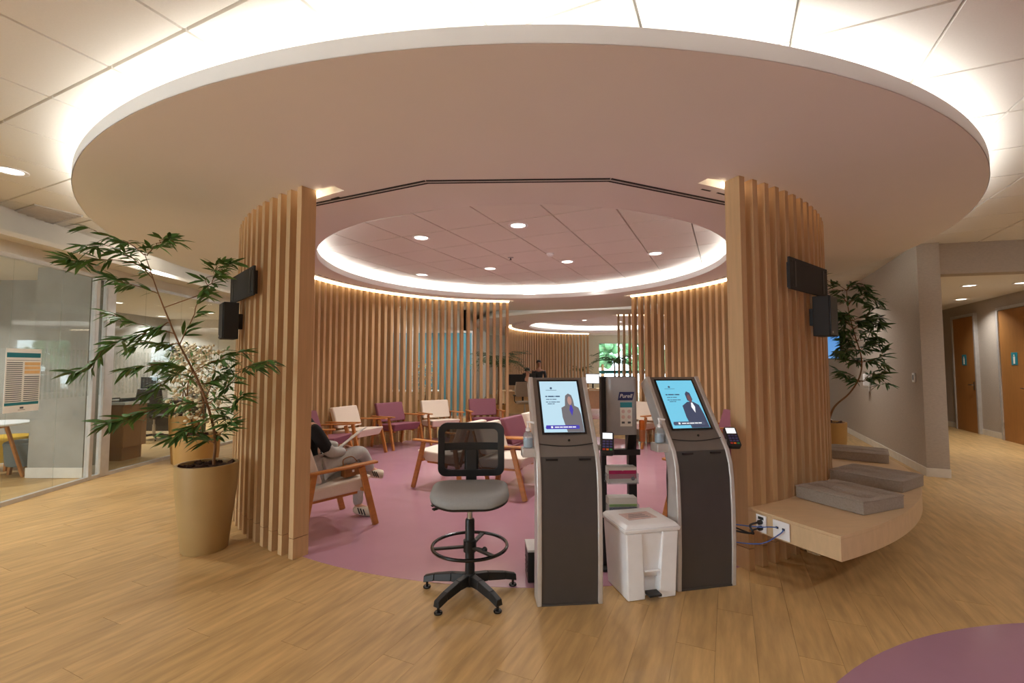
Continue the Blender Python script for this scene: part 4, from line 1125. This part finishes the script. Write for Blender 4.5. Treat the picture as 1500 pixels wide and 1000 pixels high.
# right-hand bamboo behind the bench
PR = Vector((4.33, 6.42, .001))
trunk2 = px([(1212, 622), (1222, 596), (1244, 576), (1259, 552), (1262, 525), (1252, 490), (1243, 455), (1240, 425)], 6.4)
br2 = []
rng = random.Random(5)
for (x0, y0) in ((1262, 560), (1262, 530), (1255, 500), (1248, 470), (1243, 445), (1258, 515), (1250, 482), (1240, 425)):
    for s in (-1, 1, 1, -1):
        L_ = rng.uniform(16, 40)
        br2.append(px([(x0, y0), (x0 + s * L_ * .5, y0 - rng.uniform(0, 14)), (x0 + s * L_, y0 - rng.uniform(-4, 22))], 6.4, rng.uniform(-.35, .35)))
bamboo('bamboo in an ochre pot between the bench end and the greige wall', PR, .70, .22, .17, 'planter_ochre', trunk2, br2, LEAF_D, 12, 5, 296, .5, .014)
def blossom_plant(label, x, y, h_, rt, rb, m, top, seed):
    t = thing('potted_blossom', label, 'potted plant', (x, y, .001))
    planter_part(t, h_, rt, rb, m); rng = random.Random(seed)
    for k in range(3):
        a = k * 2.1 + seed; P_ = [(.03 * math.cos(a), .03 * math.sin(a), h_ - .03)]
        for i in range(1, 5): P_.append((.03 * math.cos(a) + .05 * i * math.cos(a + i * .5) * .8, .03 * math.sin(a) + .05 * i * math.sin(a + i * .5) * .8, h_ + (top - h_) * i / 5))
        MB().tube(spline(P_), [.012 * (1 - i / 30) for i in range(len(spline(P_)))], 6).build('trunk', 'stem', t)
    fl = MB(); gl = MB()
    for k in range(170):
        a = rng.uniform(0, 6.28); u = rng.random(); r_ = .30 * math.sqrt(rng.random()) * (1 - .4 * abs(u - .4)); z = h_ + .12 + (top - h_ - .05) * u
        c_ = Vector((r_ * math.cos(a), r_ * math.sin(a), z))
        fl.ball(c_, (rng.uniform(.014, .03), rng.uniform(.014, .03), rng.uniform(.012, .022)), 6, 4)
        if k % 3 == 0: fl.ball(c_ + Vector((.02, .01, .02)), .016, 6, 4)
    for k in range(150):
        a = rng.uniform(0, 6.28); u = rng.random(); r_ = .31 * math.sqrt(rng.random()); z = h_ + .05 + (top - h_) * u
        M = Matrix.Translation((r_ * math.cos(a), r_ * math.sin(a), z)) @ Matrix.Rotation(a + rng.uniform(-1, 1), 4, 'Z') @ Matrix.Rotation(rng.uniform(-.6, .8), 4, 'Y')
        gl.add([tuple(v.co) for v in LEAF.vertices], [tuple(p.vertices) for p in LEAF.polygons], M)
    o = fl.build('blossoms', 'flower', t, ang=70); o['kind'] = 'stuff'
    o = gl.build('leaves', 'leaf', t, ang=60); o['kind'] = 'stuff'
blossom_plant('white blossom plant in an ochre pot, close behind the tall bamboo', -3.52, 5.24, .70, .225, .17, 'planter_ochre', 1.62, 1)
blossom_plant('white blossom plant in an ochre pot against the office glass', -4.97, 7.14, .72, .225, .17, 'planter_ochre', 1.75, 2)
blossom_plant('white blossom plant in a pot seen through the rear slats', -2.2, 11.6, .62, .2, .16, 'planter_ochre', 1.55, 4)
def palm(label, x, y, h_, m, n, L_, seed, trunk=.5):
    t = thing('potted_palm', label, 'potted plant', (x, y, .001))
    planter_part(t, h_, .22, .16, m); rng = random.Random(seed)
    MB().tube([(0, 0, h_ - .03), (.02, 0, h_ + trunk * .5), (0, .01, h_ + trunk)], [.03, .025, .02], 8).build('trunk', 'stem', t)
    for k in range(n):
        a = k * 2.399; up = rng.uniform(.35, 1.0)
        d = Vector((math.cos(a), math.sin(a), 0)); P_ = []
        for i in range(7):
            u = i / 6; P_.append(d * (L_ * u * .85) + Vector((0, 0, h_ + trunk * rng.uniform(.95, 1.05) * .98 + L_ * (up * u - .75 * u * u))))
        f = MB().tube(P_, [.006 * (1 - .8 * i / 7) for i in range(7)], 5)
        n_ = Vector((-d.y, d.x, 0))
        for i in range(1, 7):
            for s in (-1, 1):
                for e in (0, .5):
                    b = P_[i - 1].lerp(P_[i], e); w_ = L_ * .26 * (1 - .55 * i / 6)
                    tip = b + n_ * s * w_ + d * w_ * .7 - Vector((0, 0, w_ * .35))
                    f.add([b - d * .008, b.lerp(tip, .5) - d * .012 + Vector((0, 0, .006)), tip, b.lerp(tip, .5) + d * .012 + Vector((0, 0, .006))], [(0, 1, 2, 3)])
        f.build('frond', 'leaf_dark', t, ang=50)
palm('dark palm in a pot behind the end of the rear slat screen', -.35, 11.9, .5, 'planter_ochre', 24, 1.0, 3, 1.05)
palm('small palm in a white pot near the glazed entrance', 3.15, 21.6, .75, 'plastic_white', 18, .75, 6, .55)
palm('dark palm by the far slats next to the reception gap', 2.62, 11.9, .5, 'planter_ochre', 18, .75, 8, 1.1)

# ------------------------------------------------------------------ people
def skin(name, pts, bones, m, parent, root=0, sub=2):
    """pts: list of (pos, (rx, ry)); grown with a Skin modifier and smoothed"""
    me = bpy.data.meshes.new(name); me.from_pydata([p for p, r in pts], bones, []); me.update()
    o = bpy.data.objects.new(name, me); C.objects.link(o); o.parent = parent
    me.materials.append(MATS[m])
    sm = o.modifiers.new('skin', 'SKIN'); sm.use_smooth_shade = True; sm.branch_smoothing = .6
    if not me.skin_vertices: raise RuntimeError('no skin layer')
    for i, (p, r) in enumerate(pts):
        sv = me.skin_vertices[0].data[i]; sv.radius = r if isinstance(r, tuple) else (r, r)
        sv.use_root = (i == root)
    s_ = o.modifiers.new('sub', 'SUBSURF'); s_.levels = sub; s_.render_levels = sub
    return o
def chain(names): return [(a, b) for a, b in zip(names, names[1:])]
def figure(label, loc, rz, J, rad, top, bottom, skinm, hair, sleeve=None, hands=True, shoes='sole', suit=False):
    """J: joint positions (local, +Y forward); body one continuous skin, clothes slightly larger skins over it"""
    t = thing('person', label, 'person', loc, rz)
    idx = {}; pts = []
    for k in rad: idx[k] = len(pts); pts.append((J[k], rad[k]))
    B_ = [('pelvis', 'waist'), ('waist', 'chest'), ('chest', 'neck'), ('neck', 'jaw'), ('jaw', 'head'), ('head', 'crown')]
    for s in 'LR': B_ += [('pelvis', 'hip' + s), ('hip' + s, 'knee' + s), ('knee' + s, 'ankle' + s), ('ankle' + s, 'toe' + s), ('chest', 'sho' + s), ('sho' + s, 'elb' + s), ('elb' + s, 'wri' + s)]
    body = skin('body', pts, [(idx[a], idx[b]) for a, b in B_], skinm, t, idx['pelvis'])
    def sub_(name, keys, bones, k, m, root, extra={}):
        ii = {a: n for n, a in enumerate(keys)}
        P_ = []
        for a in keys:
            p = extra.get(a, J.get(a)); r_ = rad.get(a, .05); r_ = r_ if isinstance(r_, tuple) else (r_, r_)
            P_.append((p, (r_[0] * k + .006, r_[1] * k + .006)))
        return skin(name, P_, [(ii[a], ii[b]) for a, b in bones], m, t, ii[root])
    J['collar'] = tuple(Vector(J['chest']).lerp(Vector(J['neck']), .72))
    rad = dict(rad); rad['collar'] = .085
    tk = ['pelvis', 'waist', 'chest', 'collar', 'shoL', 'shoR', 'elbL', 'elbR']
    tb = [('pelvis', 'waist'), ('waist', 'chest'), ('chest', 'collar'), ('chest', 'shoL'), ('chest', 'shoR'), ('shoL', 'elbL'), ('shoR', 'elbR')]
    sub_('top', tk + ['wriL', 'wriR'] if not sleeve else tk, tb + ([('elbL', 'wriL'), ('elbR', 'wriR')] if not sleeve else []), 1.10, top, 'pelvis')
    if sleeve:
        for s in 'LR':
            mid = tuple(Vector(J['sho' + s]).lerp(Vector(J['elb' + s]), .62))
            rad2 = rad['elb' + s]
            skin('sleeve', [(mid, (rad2 * 1.38, rad2 * 1.38)), (J['elb' + s], (rad2 * 1.32, rad2 * 1.32)), (J['wri' + s], (rad2 * .95, rad2 * .95))], [(0, 1), (1, 2)], sleeve, t, 0)
    lk = ['pelvis', 'hipL', 'hipR', 'kneeL', 'kneeR', 'ankleL', 'ankleR']
    sub_('trousers', lk, [('pelvis', 'hipL'), ('pelvis', 'hipR'), ('hipL', 'kneeL'), ('hipR', 'kneeR'), ('kneeL', 'ankleL'), ('kneeR', 'ankleR')], 1.15, bottom, 'pelvis')
    for s in 'LR':
        a, b = Vector(J['ankle' + s]), Vector(J['toe' + s]); d = (b - a); f = Vector((d.x, d.y, d.z)).normalized()
        heel = a - f * .05 + Vector((0, 0, -.03)); mid = a.lerp(b, .5) + Vector((0, 0, -.022)); toe = b + Vector((0, 0, -.012))
        sh = skin('shoe', [(tuple(heel), (.050, .046)), (tuple(mid), (.056, .050)), (tuple(toe), (.050, .036))], [(0, 1), (1, 2)], shoes, t, 1)
        if shoes == 'sole':
            sd = Vector((f.y, -f.x, 0)).normalized()
            for k in range(3):
                p = a.lerp(b, .25 + .16 * k)
                MB().bar(p + sd * .058 + Vector((0, 0, -.042)), p + sd * .050 - f * .025 + Vector((0, 0, .006)), .009, .006).build('stripe', 'black', sh)
    # face and hair
    hd_, cr = Vector(J['head']), Vector(J['crown']); up = (cr - hd_).normalized(); fw = Vector(J.get('look', (0, 1, 0))); fw = (fw - up * fw.dot(up)).normalized(); rt = fw.cross(up)
    MH = Matrix((rt, fw, up)).transposed().to_4x4(); MH.translation = hd_
    for s in (-1, 1):
        MB().ball((s * .031, .083, .012), (.012, .008, .008), 8, 6, M=MH).build('eye', 'paper', body)
        MB().ball((s * .031, .090, .012), (.006, .004, .006), 6, 5, M=MH).build('iris', 'black', body)
        MB().ball((s * .080, .0, -.005), (.010, .020, .030), 8, 6, M=MH).build('ear', skinm, body)
        MB().bar((s * .018, .092, .034), (s * .046, .084, .032), .006, .006, M=MH).build('eyebrow', 'hair', body)
    MB().hexa([(-.014, .088, -.030), (.014, .088, -.030), (.010, .112, -.026), (-.010, .112, -.026)], [(-.006, .088, .018), (.006, .088, .018), (.004, .094, .018), (-.004, .094, .018)], M=MH).build('nose', skinm, body, bev=.004)
    MB().ball((0, .084, -.052), (.024, .010, .006), 10, 6, M=MH).build('mouth', 'plum', body)
    hm = MB()
    hm.ball((0, -.020, .045), (.092, .098, .082), 16, 10, M=MH)
    if hair == 'long': hm.ball((0, -.062, -.05), (.085, .05, .12), 14, 10, M=MH)
    hm.build('hair', 'hair', t, ang=70)
    if hands:
        for s in 'LR':
            w_, e_ = Vector(J['wri' + s]), Vector(J['elb' + s]); d = (w_ - e_).normalized(); g = Vector(J.get('grip' + s, d)); g.normalize()
            x = d.cross(Vector((0, 0, 1))); x = x.normalized() if x.length > .1 else Vector((1, 0, 0)); dn = x.cross(d).normalized()
            dn = dn if dn.z < 0 else -dn
            P_ = [(tuple(w_), (.024, .018)), (tuple(w_ + d * .05), (.036, .016)), (tuple(w_ + d * .085), (.040, .014))]; E_ = [(0, 1), (1, 2)]
            for k, (o_, l_) in enumerate(((-.030, .062), (-.010, .072), (.010, .068), (.029, .052))):
                b = w_ + d * .088 + x * o_; i0 = len(P_)
                P_ += [(tuple(b), (.0095, .0095)), (tuple(b + d * l_ * .5 + dn * .012), (.0088, .0088)), (tuple(b + d * l_ * .8 + dn * .036), (.0075, .0075))]
                E_ += [(2, i0), (i0, i0 + 1), (i0 + 1, i0 + 2)]
            sg = 1 if s == 'R' else -1
            b = w_ + d * .035 - x * sg * .034; i0 = len(P_)
            P_ += [(tuple(b), (.011, .011)), (tuple(b + d * .030 - x * sg * .014 + dn * .014), (.0095, .0095)), (tuple(b + d * .052 - x * sg * .010 + dn * .026), (.008, .008))]
            E_ += [(1, i0), (i0, i0 + 1), (i0 + 1, i0 + 2)]
            skin('hand', P_, E_, skinm, body, 0, 2)
    return t
RADS = dict(pelvis=(.15, .11), waist=(.13, .095), chest=(.15, .10), neck=.050, jaw=(.060, .066), head=(.078, .088), crown=(.060, .068))
for s in 'LR': RADS.update({'hip' + s: .085, 'knee' + s: .056, 'ankle' + s: .038, 'toe' + s: .018, 'sho' + s: .056, 'elb' + s: .042, 'wri' + s: .028})
SZ = .445
J = dict(pelvis=(0, -.10, SZ + .10), waist=(-.015, -.17, SZ + .26), chest=(-.03, -.225, SZ + .45), neck=(-.06, -.25, SZ + .62), jaw=(-.075, -.235, SZ + .69), head=(-.08, -.24, SZ + .75), crown=(-.08, -.26, SZ + .81),
         hipL=(-.10, -.06, SZ + .085), kneeL=(-.07, .36, SZ + .06), ankleL=(-.03, .34, .085), toeL=(.10, .45, .045),
         hipR=(.10, -.06, SZ + .10), kneeR=(.03, .33, SZ + .19), ankleR=(-.02, .47, SZ - .03), toeR=(.03, .58, SZ - .07),
         shoL=(-.19, -.20, SZ + .47), elbL=(-.22, -.02, SZ + .27), wriL=(-.10, .17, SZ + .24), shoR=(.17, -.20, SZ + .47), elbR=(.20, -.06, SZ + .24), wriR=(.09, .13, SZ + .215), look=(0, .8, -.6))
RZ = facing(.69, .72)
reader = figure('seated person in black top and pale grey trousers reading a tablet', (-1.72, 4.35, .003), RZ, J, RADS, 'cloth_black', 'cloth_grey', 'skin', 'short', sleeve='cloth_grey')
MR = Matrix.Translation((-1.72, 4.35, .003)) @ Matrix.Rotation(RZ, 4, 'Z')
t = thing('tablet', 'thin white tablet held by the seated reader', 'tablet'); t.matrix_world = MR @ Matrix.Translation((.01, .235, SZ + .315)) @ Matrix.Rotation(R(33), 4, 'X') @ Matrix.Rotation(R(-18), 4, 'Y')
MB().box((0, 0, 0), (.21, .30, .009)).build('casing', 'plastic_white', t, bev=.004); MB().box((0, 0, .0052), (.185, .265, .001)).build('display', 'paper', t)
t = thing('small_bag', 'small tan leather bag on the armchair seat beside the reader', 'bag', MR @ Vector((.19, .145, SZ)), RZ)
MB().hexa([(-.045, -.075, .0), (.045, -.075, .0), (.045, .075, .012), (-.045, .075, .012)], [(-.035, -.075, .10), (.035, -.075, .10), (.035, .075, .112), (-.035, .075, .112)]).build('body', 'leather', t, bev=.008)
MB().box((.044, 0, .075), (.006, .14, .06)).build('flap', 'leather', t, bev=.003); MB().box((.049, 0, .055), (.004, .02, .02)).build('clasp', 'plastic_white', t)
MB().tube(spline([(0, -.07, .10), (-.02, -.06, .155), (-.02, .02, .172), (-.01, .07, .12)]), .005, 6).build('strap', 'leather', t)
bx_, by_ = rp(RING, 2.78, 38.5)
t = thing('dark_bag', 'dark rounded bag resting on the plum armchair behind the kiosk', 'bag', (bx_ - .10, by_ + .06, .440), R(30))
MB().lathe([(.0001, .0), (.13, .005), (.165, .06), (.165, .16), (.13, .23), (.05, .25), (.0001, .25)], 24, M=Matrix.Scale(.62, 4, (0, 1, 0)), caps=False).build('body', 'bag_dark', t)
MB().tube(spline([(-.08, 0, .22), (-.05, 0, .30), (.05, 0, .30), (.08, 0, .22)]), .009, 6).build('handle', 'bag_dark', t)
MB().tube(spline([(-.15, -.06, .16), (0, -.112, .19), (.15, -.06, .16)]), .004, 5).build('zip', 'steel', t)

# ------------------------------------------------------------------ small office behind the glass
ga, gb = Vector((*GP[2], 0)), Vector((*GP[3], 0)); gd = (Vector((*GP[2], 0)) - Vector((*GP[1], 0))).normalized()
pz = Vector((-5.295, 4.93, 0))
t = thing('poster', 'information poster with teal header stuck on the office glass', 'poster', (-5.318 + .022, 5.03, .965), math.atan2(gd.y, gd.x))
sgn = -1
PWd, PHt = .40, .68
MB().box((0, sgn * .012, PHt / 2), (PWd, .002, PHt)).build('sheet', 'paper', t)
def pr(x0, x1, z0, z1, m): MB().box(((x0 + x1) / 2, sgn * .0135, (z0 + z1) / 2), (x1 - x0, .001, z1 - z0)).build('print', m, t)
pr(-.19, .19, .585, .635, 'teal'); pr(-.19, .19, .075, .105, 'teal'); pr(-.19, .19, .553, .557, 'ink')
pr(-.02, .02, .035, .055, 'ink'); pr(-.04, .04, .022, .026, 'ink')
for k in range(3): pr(.01, .19, .50 - k * .045, .535 - k * .045, 'orange_print')
for k in range(20):
    z = .53 - k * .0215
    pr(-.185, -.012, z - .006, z + .003, 'ink')
    if k > 6: pr(.012, .185, z - .006, z + .003, 'ink')
t = thing('round_table', 'round white table on slanted wooden legs behind the office glass', 'table', (-6.75, 6.02, .001))
MB().lathe([(.0001, .70), (.40, .70), (.42, .71), (.42, .725), (.0001, .725)], 40, caps=False).build('table_top', 'plastic_white', t)
for a in (30, 120, 210, 300):
    c_, s_ = math.cos(R(a)), math.sin(R(a)); MB().bar((.36 * c_, .36 * s_, 0), (.17 * c_, .17 * s_, .70), .035, .035, up=(0, 1, 0)).build('leg', 'chair_wood', t, bev=.005)
MB().lathe([(.17, .66), (.19, .66), (.19, .70), (.17, .70)], 24, caps=False).build('apron_ring', 'chair_wood', t)
def pouf(label, x, y, m, r_=.27, hh=.44):
    t = thing('pouf', label, 'pouf', (x, y, .001))
    MB().lathe([(.0001, .12), (r_ * .86, .12), (r_ * .9, .13), (r_ * .98, hh * .85), (r_, hh - .03), (r_ * .97, hh - .008), (r_ * .9, hh), (.0001, hh)], 36, caps=False).build('seat', m, t)
    MB().tube([(r_ * .995 * math.cos(2 * math.pi * k / 36), r_ * .995 * math.sin(2 * math.pi * k / 36), hh - .035) for k in range(36)], .004, 5, closed=True).build('seam', m, t)
    for a in (45, 135, 225, 315): MB().bar((r_ * .72 * math.cos(R(a)), r_ * .72 * math.sin(R(a)), 0), (r_ * .68 * math.cos(R(a)), r_ * .68 * math.sin(R(a)), .125), .035, .035, up=(0, 1, 0)).build('leg', 'chair_wood', t)
pouf('round blue-grey pouf beside the round office table', -6.62, 6.46, 'pouf_blue'); pouf('round yellow pouf behind the round office table', -7.18, 6.68, 'pouf_yellow', .27, .47)

# ------------------------------------------------------------------ large office: desk, chair, monitor, cabinet
t = thing('cabinet', 'low oak cabinet with white top just behind the glass partition', 'cabinet', (-6.22, 7.42, .001))
MB().box((0, 0, .53), (.5, .45, .66)).build('body', 'door_wood', t, bev=.003); MB().box((0, 0, .1), (.42, .38, .20)).build('plinth', 'door_wood', t)
MB().box((0, 0, .88), (.54, .48, .04)).build('top', 'plastic_white', t, bev=.003)
for s in (-1, 1): dr = MB().box((s * .123, -.231, .53), (.24, .014, .62)).build('door', 'door_wood', t, bev=.002); MB().box((s * .02, -.243, .60), (.012, .014, .12)).build('handle', 'steel', dr)
t = thing('paper_tray', 'small open tray of papers on the oak cabinet', 'tray', (-6.22, 7.40, .902))
MB().box((0, 0, .006), (.25, .3, .01)).box((-.122, 0, .03), (.006, .3, .05)).box((.122, 0, .03), (.006, .3, .05)).build('tray', 'black', t); MB().box((0, 0, .022), (.21, .29, .02)).build('papers', 'paper', t)
def desk(label, x, y, rz, L_, m, top):
    t = thing('desk', label, 'desk', (x, y, .001), rz)
    MB().box((0, 0, .735), (L_, .72, .035)).build('desk_top', top, t, bev=.004)
    MB().box((0, -.30, .40), (L_ - .08, .02, .58)).build('modesty_panel', m, t)
    for s in (-1, 1): MB().box((s * (L_ / 2 - .04), 0, .36), (.04, .66, .715)).build('side_panel', m, t, bev=.003)
    dw = MB().box((L_ / 2 - .27, .05, .47), (.38, .5, .46)).build('drawer_unit', m, t, bev=.003)
    for k in range(3): MB().box((L_ / 2 - .27, .306, .33 + k * .15), (.36, .012, .135)).build('drawer_front', m, dw, bev=.002)
    return t
def monitor(label, x, y, z, rz, w_=.52, scr='black_gloss'):
    t = thing('monitor', label, 'monitor', (x, y, z), rz)
    MB().box((0, 0, .006), (.22, .18, .012)).build('foot', 'black', t, bev=.003); MB().box((0, .03, .13), (.05, .02, .25)).build('stand', 'black', t)
    MB().box((0, 0, .31), (w_, .035, .32)).build('housing', 'black', t, bev=.005); MB().box((0, -.0185, .31), (w_ - .03, .002, .29)).build('display', scr, t)
def office_chair(label, x, y, rz, m='black'):
    t = thing('office_chair', label, 'office chair', (x, y, .001), rz)
    for k in range(5):
        a = R(72 * k + 10); d = Vector((math.cos(a), math.sin(a), 0))
        l = MB().bar(d * .03 + Vector((0, 0, .10)), d * .29 + Vector((0, 0, .075)), .045, .03, taper=.7).build('base_leg', 'black', t)
        MB().lathe([(.0001, -.012), (.028, -.012), (.028, .012), (.0001, .012)], 12, M=Matrix.Translation(d * .29 + Vector((0, 0, .029))) @ Matrix.Rotation(a, 4, 'Z') @ Matrix.Rotation(math.pi / 2, 4, 'X'), caps=False).build('caster', 'black_gloss', l)
    MB().lathe([(.028, .08), (.028, .30), (.018, .30), (.018, .42)], 14).build('column', 'steel', t)
    loft([(sc_(rounded(.48, .46, .10), .95), .42), (rounded(.48, .46, .10), .45), (sc_(rounded(.48, .46, .10), .96), .49)]).build('seat', m, t, bev=.006)
    bk = loft([(rounded(.44, .05, .02), .60), (rounded(.46, .07, .02), .78), (rounded(.40, .05, .02), 1.02)]).build('backrest', m, t, bev=.006); bk.location = (0, -.24, 0)
    MB().bar((0, -.18, .44), (0, -.27, .46), .06, .02).bar((0, -.265, .45), (0, -.265, .70), .05, .02, up=(0, 1, 0)).build('back_bar', 'black', t)
    for s in (-1, 1): MB().tube([(s * .24, .02, .45), (s * .29, .02, .50), (s * .29, .02, .64)], .013, 6).box((s * .29, .02, .655), (.05, .24, .025)).build('armrest', 'black', t)
desk('long dark desk behind the office glass', -7.75, 10.1, 0, 1.9, 'black', 'bag_dark')
office_chair('black office chair on castors at the dark office desk', -7.15, 9.35, R(15))
monitor('black monitor on the dark office desk', -7.9, 10.15, .755, R(160))
t = thing('book_row', 'grey file boxes standing on the far end of the dark desk', 'files', (-7.05, 10.25, .755))
for k in range(5): MB().box((k * .065, 0, .14), (.055, .22, .28)).build('file_box', 'cush', t, bev=.003)
t = thing('wall_heater', 'long black cylindrical heater on the white office wall', 'heater', (-9.05, 12.84, 1.95))
MB().lathe([(.07, -.42), (.075, -.40), (.075, .40), (.07, .42)], 18, M=Matrix.Rotation(math.pi / 2, 4, 'Y')).build('casing', 'black', t)
for s in (-1, 1): MB().lathe([(.082, -.02), (.082, .02)], 18, M=Matrix.Translation((s * .41, 0, 0)) @ Matrix.Rotation(math.pi / 2, 4, 'Y')).build('end_cap', 'steel', t); MB().box((s * .3, .07, 0), (.04, .14, .04)).build('bracket', 'black', t)

# ------------------------------------------------------------------ rear aisle seen through the slats
for k, x in enumerate((-4.1, -3.25, -2.4, -1.55)):
    t = thing('glass_screen', ['blue glass screen panel in the rear aisle next to the office', 'second blue glass panel of the rear aisle, from the office side', 'third blue glass panel of the rear aisle, from the office side', 'blue glass panel of the rear aisle next to the palm'][k], 'glass panel', (x, 13.3, .001))
    MB().box((0, 0, 1.24), (.80, .012, 2.36)).build('pane', 'blue_panel', t)
    for s in (-1, 1): MB().box((s * .41, 0, 1.24), (.03, .05, 2.48)).build('post', 'alu', t)
    MB().box((0, 0, .03), (.80, .05, .06)).build('bottom_rail', 'alu', t); MB().box((0, 0, 2.45), (.80, .05, .06)).build('top_rail', 'alu', t)
t = thing('counter', 'low oak counter in the rear aisle behind the slats', 'counter', (-3.0, 12.3, .001))
MB().box((0, 0, .40), (2.2, .5, .80)).build('front', 'bench', t, bev=.004); MB().box((0, 0, .815), (2.3, .56, .03)).build('top', 'plastic_white', t, bev=.003); MB().box((0, .0, .04), (2.21, .44, .07)).build('plinth', 'black', t)

# ------------------------------------------------------------------ far reception
desk('oak reception desk of the woman behind the black monitor', .35, 13.9, R(20), 1.5, 'bench', 'bench')
desk('oak reception desk of the man in the black suit', 1.1, 16.4, R(8), 1.7, 'bench', 'bench')
desk('oak reception desk near the glazed entrance', 3.05, 15.1, R(-10), 1.5, 'bench', 'bench')
monitor('black monitor facing the woman at the oak reception desk', .12, 13.78, .755, R(190)); monitor('black monitor next to the man in the black suit', .60, 16.3, .755, R(180), .46)
monitor('bright monitor on the reception desk near the glazed entrance', 2.6, 15.0, .755, R(-20), .46, 'screen_white')
office_chair('beige upholstered chair in front of the reception woman', .35, 13.0, R(190), 'chair_beige')
office_chair('black office chair near the glazed entrance desk', 3.0, 14.2, R(185))
RS = dict(RADS)
JS = dict(pelvis=(0, 0, .60), waist=(0, 0, .76), chest=(0, .0, .98), neck=(0, .0, 1.16), jaw=(0, .035, 1.24), head=(0, .03, 1.30), crown=(0, .02, 1.36),
          hipL=(-.10, .04, .56), kneeL=(-.11, .42, .52), ankleL=(-.11, .42, .09), toeL=(-.11, .55, .045), hipR=(.10, .04, .56), kneeR=(.11, .42, .52), ankleR=(.11, .42, .09), toeR=(.11, .55, .045),
          shoL=(-.19, 0, 1.0), elbL=(-.24, .10, .78), wriL=(-.16, .33, .79), shoR=(.19, 0, 1.0), elbR=(.24, .10, .78), wriR=(.16, .33, .79), look=(0, .95, -.3))
figure('seated dark-haired woman in black behind the reception monitor', (.48, 14.5, .003), R(196), JS, RS, 'cloth_black', 'cloth_black', 'skin', 'long', shoes='black')
JM = {k: ((v[0], v[1], v[2] + .20) if k != 'look' and not k.startswith(('ankle', 'toe', 'knee')) else v) for k, v in JS.items()}
JM.update(kneeL=(-.10, .05, .50), kneeR=(.10, .05, .50), ankleL=(-.10, 0, .09), ankleR=(.10, 0, .09), toeL=(-.11, .14, .045), toeR=(.11, .14, .045), hipL=(-.10, 0, .86), hipR=(.10, 0, .86), pelvis=(0, 0, .92), waist=(0, 0, 1.06), chest=(0, 0, 1.26), neck=(0, 0, 1.44), jaw=(0, .035, 1.52), head=(0, .03, 1.58), crown=(0, .02, 1.64), shoL=(-.2, 0, 1.29), shoR=(.2, 0, 1.29), elbL=(-.25, .04, 1.02), elbR=(.25, .04, 1.02), wriL=(-.17, .26, .98), wriR=(.17, .26, .98))
figure('man in a black suit standing behind the reception desk', (.98, 17.0, .003), R(180), JM, RS, 'cloth_black', 'cloth_black', 'skin_dark', 'short', shoes='black')

# ------------------------------------------------------------------ right wall fittings
def on_wall(px_x, z, out=.0):
    k = (px_x - 750) / (FPX * ct)
    # W0 + EV*s with x = k*y
    s = (k * W0.y - W0.x) / (EV.x - k * EV.y)
    p = W0 + EV * s - EU * out
    return Vector((p.x, p.y, z))
p = on_wall(1272, 1.05, .004)
t = thing('wall_dispenser', 'white wall dispenser on a clear bracket on the greige wall', 'dispenser', p, -AX + math.pi / 2)
MB().box((0, .05, .16), (.10, .09, .22)).build('body', 'plastic_white', t, bev=.01); MB().box((0, .05, .02), (.16, .10, .008)).build('drip_tray', 'acrylic', t); MB().box((0, .008, .10), (.06, .014, .30)).build('back_plate', 'alu', t)
p = on_wall(1338, 1.30, .004)
t = thing('wall_button', 'small white control with dark face near the wall corner', 'control', p, -AX + math.pi / 2)
MB().box((0, .010, 0), (.085, .018, .13)).build('plate', 'plastic_white', t, bev=.004); MB().box((0, .020, 0), (.03, .004, .07)).build('button', 'black', t)
p = on_wall(1228, 1.62, .05)
t = thing('wall_television', 'wall television showing a blue picture behind the right bamboo', 'television', p, -AX + math.pi / 2 + R(12))
MB().box((0, .10, .30), (1.0, .04, .58)).build('housing', 'black', t, bev=.005); MB().box((0, .122, .30), (.96, .003, .54)).build('display', 'screen_tv', t); MB().box((0, .03, .30), (.2, .12, .2)).build('bracket', 'black', t)
